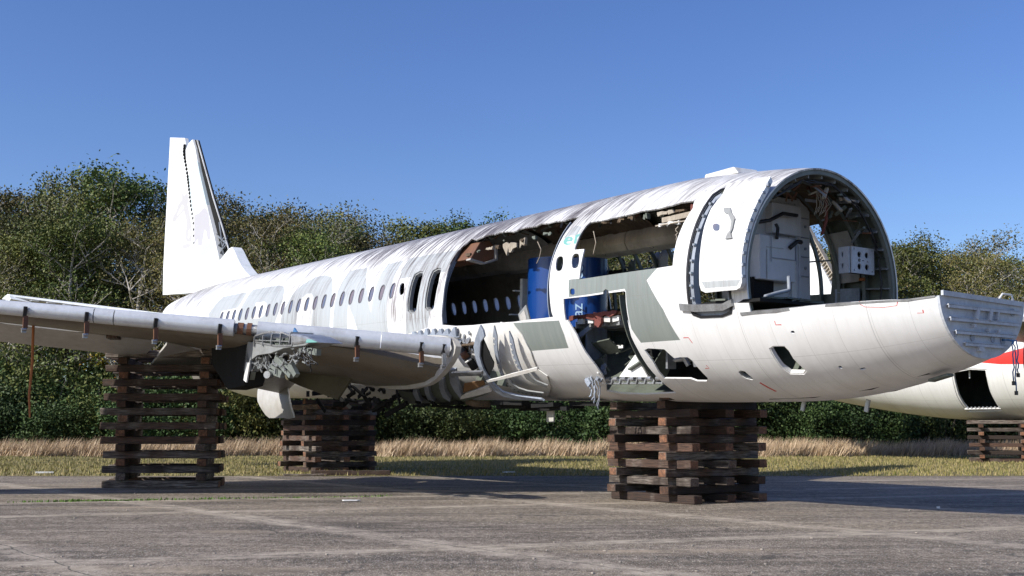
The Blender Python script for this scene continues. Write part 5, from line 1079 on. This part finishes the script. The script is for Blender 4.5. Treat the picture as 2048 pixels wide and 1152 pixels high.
def blades(name,N,fx,fy,h0,h1,w,lean,m,seed):
    r=np.random.RandomState(seed); x=fx(r,N); y=fy(r,N,x); h=r.uniform(h0,h1,N)*(.42+.38*np.sin(x*1.7+3*np.sin(y*.9+x*.35))**2+.2*np.sin(x*.53+2*np.sin(x*.21))**2+.12*np.sin(x*5.1+y*2)**2); a=r.uniform(0,np.pi,N)
    ww=w*r.uniform(.6,1.4,N); lx=lean*h*r.uniform(.3,1.5,N)+r.normal(0,.18,N)*h; ly=r.normal(0,.2,N)*h
    v=np.zeros((N,3,3)); cx,sx=np.cos(a)*ww/2,np.sin(a)*ww/2
    v[:,0]=np.stack([x-cx,y-sx,np.zeros(N)],1); v[:,1]=np.stack([x+cx,y+sx,np.zeros(N)],1); v[:,2]=np.stack([x+lx,y+ly,h],1)
    me=bpy.data.meshes.new(name); me.vertices.add(N*3); me.vertices.foreach_set('co',v.ravel()); me.loops.add(N*3); me.loops.foreach_set('vertex_index',np.arange(N*3,dtype=np.int32))
    me.polygons.add(N); me.polygons.foreach_set('loop_start',np.arange(0,N*3,3,dtype=np.int32)); me.update(calc_edges=True); me.materials.append(m)
    o=bpy.data.objects.new(name,me); COL.objects.link(o); o['kind']='stuff'; return o
mt_=leafmat('dry_tall_grass',[(.30,.21,.10),(.56,.44,.25),(.70,.58,.38),(.42,.31,.16)])
ms_=leafmat('short_grass',[(.10,.115,.025),(.24,.20,.065),(.38,.30,.15),(.19,.165,.05)])
blades('tall_dry_grass',150000,lambda r,n:r.uniform(-46,50,n),lambda r,n,x:61.5+1.2*np.sin(x*.35)+.5*np.sin(x*1.3)+np.abs(r.normal(0,1,n))*5.5,.3,1.1,.045,.45,mt_,1)
go=blades('short_grass',90000,lambda r,n:r.uniform(-30,34,n),lambda r,n,x:34.5+27.5*r.beta(1.,1.3,n),.05,.16,.03,.1,ms_,2)
blades('joint_weeds',900,lambda r,n:np.concatenate([r.uniform(-9.5,-2.5,n//2),r.normal(-7.9,.5,n-n//2)]),lambda r,n,x:24.3+.32*x*.0+ (x+9.5)*.29+r.normal(-1.2,.07,n)-1.3,.02,.07,.03,.1,leafmat('weed_green',[(.07,.14,.02),(.12,.2,.04)]),3)
# ---------------------------------------------------------------- trees
def leafcloud(pts,n,size,spread,seed,flat=.6):
    r=np.random.RandomState(seed); P=np.array(pts); idx=r.randint(0,len(P),n); c=P[idx,:3]+r.normal(0,1,(n,3))*P[idx,3:4]*spread*np.array([1,1,flat])
    u=r.normal(0,1,(n,3)); u/=np.linalg.norm(u,axis=1)[:,None]; w=r.normal(0,1,(n,3)); w=np.cross(u,w); w/=np.linalg.norm(w,axis=1)[:,None]
    s=(size*r.uniform(.5,1.4,n))[:,None]
    v=np.stack([c-u*s*.5,c+w*s*.28,c+u*s*.5,c-w*s*.28],1); return v
def crownmesh(name,v,m):
    N=len(v); me=bpy.data.meshes.new(name); me.vertices.add(N*4); me.vertices.foreach_set('co',v.ravel()); me.loops.add(N*4); me.loops.foreach_set('vertex_index',np.arange(N*4,dtype=np.int32))
    me.polygons.add(N); me.polygons.foreach_set('loop_start',np.arange(0,N*4,4,dtype=np.int32)); me.update(calc_edges=True); me.materials.append(m); return me
def maketree(seed,h,crownbase,spread,nleaf,lsize,lm,bm_,droop=.0,bare=.0,lean=0):
    r=random.Random(seed); mb=MB(); tips=[]
    def br(p,d,L_,rad,dep):
        pts=[p]; q=Vector(p); dd=Vector(d); n=4
        for i in range(n):
            dd=(dd+Vector((r.uniform(-.22,.22),r.uniform(-.22,.22),r.uniform(-.05,.16)))).normalized(); q=q+dd*L_/n; pts.append(q.copy())
            if dep>=2 and i>=1: tips.append((q.x,q.y,q.z,.42+.1*(3-dep)))
        mb.tube(pts,[rad*(1-.6*i/n) for i in range(n+1)],5 if dep else 7,cap=False)
        if dep<3:
            k=r.randint(3,4) if dep else 0
            for j in range(k):
                t=r.uniform(.35,1.); a=pts[min(n,max(1,int(t*n)))]; ang=r.uniform(0,6.28); nd=(dd*r.uniform(.5,1)+Vector((math.cos(ang),math.sin(ang),r.uniform(-.1,.6)))*.85).normalized()
                br(a,nd,L_*r.uniform(.5,.75),rad*.55,dep+1)
        else: tips.append((q.x,q.y,q.z,.5))
    p=Vector((0,0,-.3)); d=Vector((lean,0,1)).normalized(); trunk=[p]; N=9; q=p.copy(); rad=.16+.010*h
    for i in range(N):
        d=(d+Vector((r.uniform(-.12,.12),r.uniform(-.12,.12),.1))).normalized(); q=q+d*(h*.92/N); trunk.append(q.copy())
        z=q.z/h
        if z>crownbase:
            for j in range(3):
                ang=r.uniform(0,6.28); L_=spread*(1.15-.75*max(0,(z-crownbase)/(1-crownbase)))*r.uniform(.65,1.15)
                br(q,Vector((math.cos(ang),math.sin(ang),r.uniform(.15,.9))).normalized(),L_,rad*.42*(1.2-z),1)
    mb.tube(trunk,[rad*(1-.85*i/N) for i in range(N+1)],8,cap=False)
    tr=bpy.data.meshes.new('trunk'); tr.from_pydata(mb.v,[],mb.f); tr.materials.append(bm_)
    tips=[tp for tp in tips if tp[2]>h*.12]
    keep=[tp for tp in tips if r.random()>bare]
    v=leafcloud(keep,nleaf,lsize,1.,seed); zf=h/np.percentile(v[:,:,2],99.97); v[:,:,2]*=zf
    for q in tr.vertices: q.co.z*=zf
    return tr,crownmesh('crown',v,lm)
bark=dirty('grey_bark',(.50,.46,.40),(.22,.19,.16),.9,3,.7); barkd=dirty('dark_bark',(.12,.10,.08),(.05,.04,.03),.9,3,.7)
lmA=leafmat('olive_leaves',[(.045,.068,.018),(.095,.12,.03),(.15,.155,.04),(.065,.09,.025)])
lmB=leafmat('brown_green_leaves',[(.075,.085,.028),(.13,.13,.04),(.17,.145,.05),(.085,.11,.03)])
lmC=leafmat('dark_green_leaves',[(.022,.038,.013),(.042,.070,.020),(.08,.115,.035),(.03,.052,.015)],rough=.6)
lmD=leafmat('orange_leaves',[(.28,.07,.02),(.38,.26,.03),(.2,.16,.03),(.12,.13,.03)])
PR=[maketree(1,15,.25,4.6,20000,.17,lmA,bark,bare=.15),maketree(2,15,.22,4.2,13000,.16,lmB,bark,bare=.3),maketree(3,15,.18,4.8,34000,.17,lmA,barkd),maketree(4,15,.35,4.0,9000,.15,lmB,bark,bare=.3,lean=.06),maketree(5,15,.2,4.4,14000,.16,lmB,bark,bare=.25,lean=-.05),maketree(6,15,.15,4.6,36000,.17,lmC,barkd)]
KIND=['olive green broad tree','thin brown-leaved tree','dense olive evergreen tree','nearly bare pale-limbed tree','brownish leaning tree','dense dark green tree']
SPOT=['behind the left wing','left of the tail fin','just right of the tail fin','above the rear hull','behind the middle hull','behind the forward hull','right of the front arch','at the right edge']
def spot(px):
    return SPOT[0] if px<180 else SPOT[1] if px<335 else SPOT[2] if px<560 else SPOT[3] if px<800 else SPOT[4] if px<1150 else SPOT[5] if px<1700 else SPOT[6] if px<1900 else SPOT[7]
tl=[]
tr_=random.Random(5)
def topy(px): # skyline in photo pixels
    P=[(-100,330),(0,325),(60,345),(150,335),(230,328),(330,345),(420,385),(480,380),(560,385),(640,372),(700,395),(760,405),(850,395),(900,412),(960,408),(1010,430),(1100,450),(1400,440),(1700,435),(1780,430),(1830,450),(1900,480),(1950,465),(2010,450),(2048,462),(2200,450)]
    for (a,b),(c,d) in zip(P,P[1:]):
        if a<=px<=c: return b+(d-b)*(px-a)/(c-a)
    return 450
def place(name,i,x,y,h,label,group,cat,protos,base,parts=('trunk','crown')):
    e=empty(name,label,cat,loc=(x,y,0),rz=tr_.uniform(0,6.28),group=group); s=h/base; e.scale=(s*tr_.uniform(.9,1.15),s*tr_.uniform(.9,1.15),s)
    for nm,me in zip(parts,protos[i]):
        o=bpy.data.objects.new(nm,me); COL.objects.link(o); o.parent=e
    return e
cand=[]
for row,(Y,step,fr) in enumerate(((77,2.9,1.0),(82,2.9,.97),(88,3.2,1.))):
    x=-46+row*1.3
    while x<50:
        px=1024+2277*x/Y
        if -150<px<2200: cand.append((row,px,x+tr_.uniform(-.8,.8),Y+tr_.uniform(-1.5,1.5),fr))
        x+=step
cand.sort(key=lambda c:c[1])
cnt={}
for row,px,x,y,fr in cand:
    h=(863-topy(px))/2277*y+1.33; h*=tr_.uniform(.80,1.03) if row==1 else (tr_.uniform(.72,.94) if row==0 else tr_.uniform(.86,.98))
    if px<560: k=tr_.choice((0,1,1,3,3,4,4,0))
    elif px<800: k=tr_.choice((0,1,2,3,5))
    elif px<1050: k=tr_.choice((5,5,2,0))
    else: k=tr_.choice((0,1,3,4))
    key=(k,spot(px),row); cnt[key]=cnt.get(key,0)+1
    rowname=('front row','middle row','back row')[row]
    lab='%s%s %s, %s'%('' if cnt[key]==1 else ORD[cnt[key]-1]+' ',KIND[k],spot(px),rowname)
    place('broadleaf_tree',k,x,y,h*1.02,lab,'trees of the wood behind the aircraft','tree',PR,15)
# small orange tree beside the fin
orp=[maketree(9,6,.3,1.9,2600,.16,lmD,bark,bare=.2)]
e=place('autumn_tree',0,-25.0,74.0,9.5,'small tree with orange and yellow leaves left of the tail fin','trees of the wood behind the aircraft','tree',orp,6)
# understorey shrubs
def makeshrub(seed,h,w,nl,m):
    r=random.Random(seed); mb=MB(); pts=[]
    for i in range(9):
        a=r.uniform(0,6.28); L_=r.uniform(.5,1)*w; q=Vector((math.cos(a)*L_*.6,math.sin(a)*L_*.6,h*r.uniform(.55,.95))); mb.tube([(0,0,-.1),tuple(q*.5+Vector((0,0,.2))),tuple(q)],[.06,.04,.015],5,cap=False)
    for i in range(70):
        a=r.uniform(0,6.28); rr=w*math.sqrt(r.random()); z=h*(.08+.86*r.random()*(1-.45*(rr/w)**2)); pts.append((math.cos(a)*rr,math.sin(a)*rr,z,.42))
    me=bpy.data.meshes.new('stems'); me.from_pydata(mb.v,[],mb.f); me.materials.append(barkd)
    return me,crownmesh('foliage',leafcloud(pts,nl,.165,1.,seed,.8),m)
PS=[makeshrub(1,5,2.9,20000,lmC),makeshrub(2,5,2.6,17000,lmC),makeshrub(3,5,3.1,19000,lmA)]
SK=['glossy dark green shrub','low dark green shrub','olive green shrub']
cnt={}
sh=[]
for row,(Y,step) in enumerate(((71,3.1),(74.5,3.3))):
    x=-44+row*1.5
    while x<46:
        sh.append((row,x+tr_.uniform(-.5,.5),Y+tr_.uniform(-.8,.8))); x+=step
sh.sort(key=lambda c:c[1])
for row,x,y in sh:
    k=tr_.choice((0,0,1,1,2)); px=1024+2277*x/y; key=(k,spot(px),row); cnt[key]=cnt.get(key,0)+1
    lab='%s%s %s, %s'%('' if cnt[key]==1 else ORD[cnt[key]-1]+' ',SK[k],spot(px),('at the tall grass','second row')[row])
    place('shrub',k,x,y,tr_.uniform(4.6,6.6)*(1.15 if row else .95),lab,'shrubs along the edge of the wood','shrub',PS,5,('stems','foliage'))
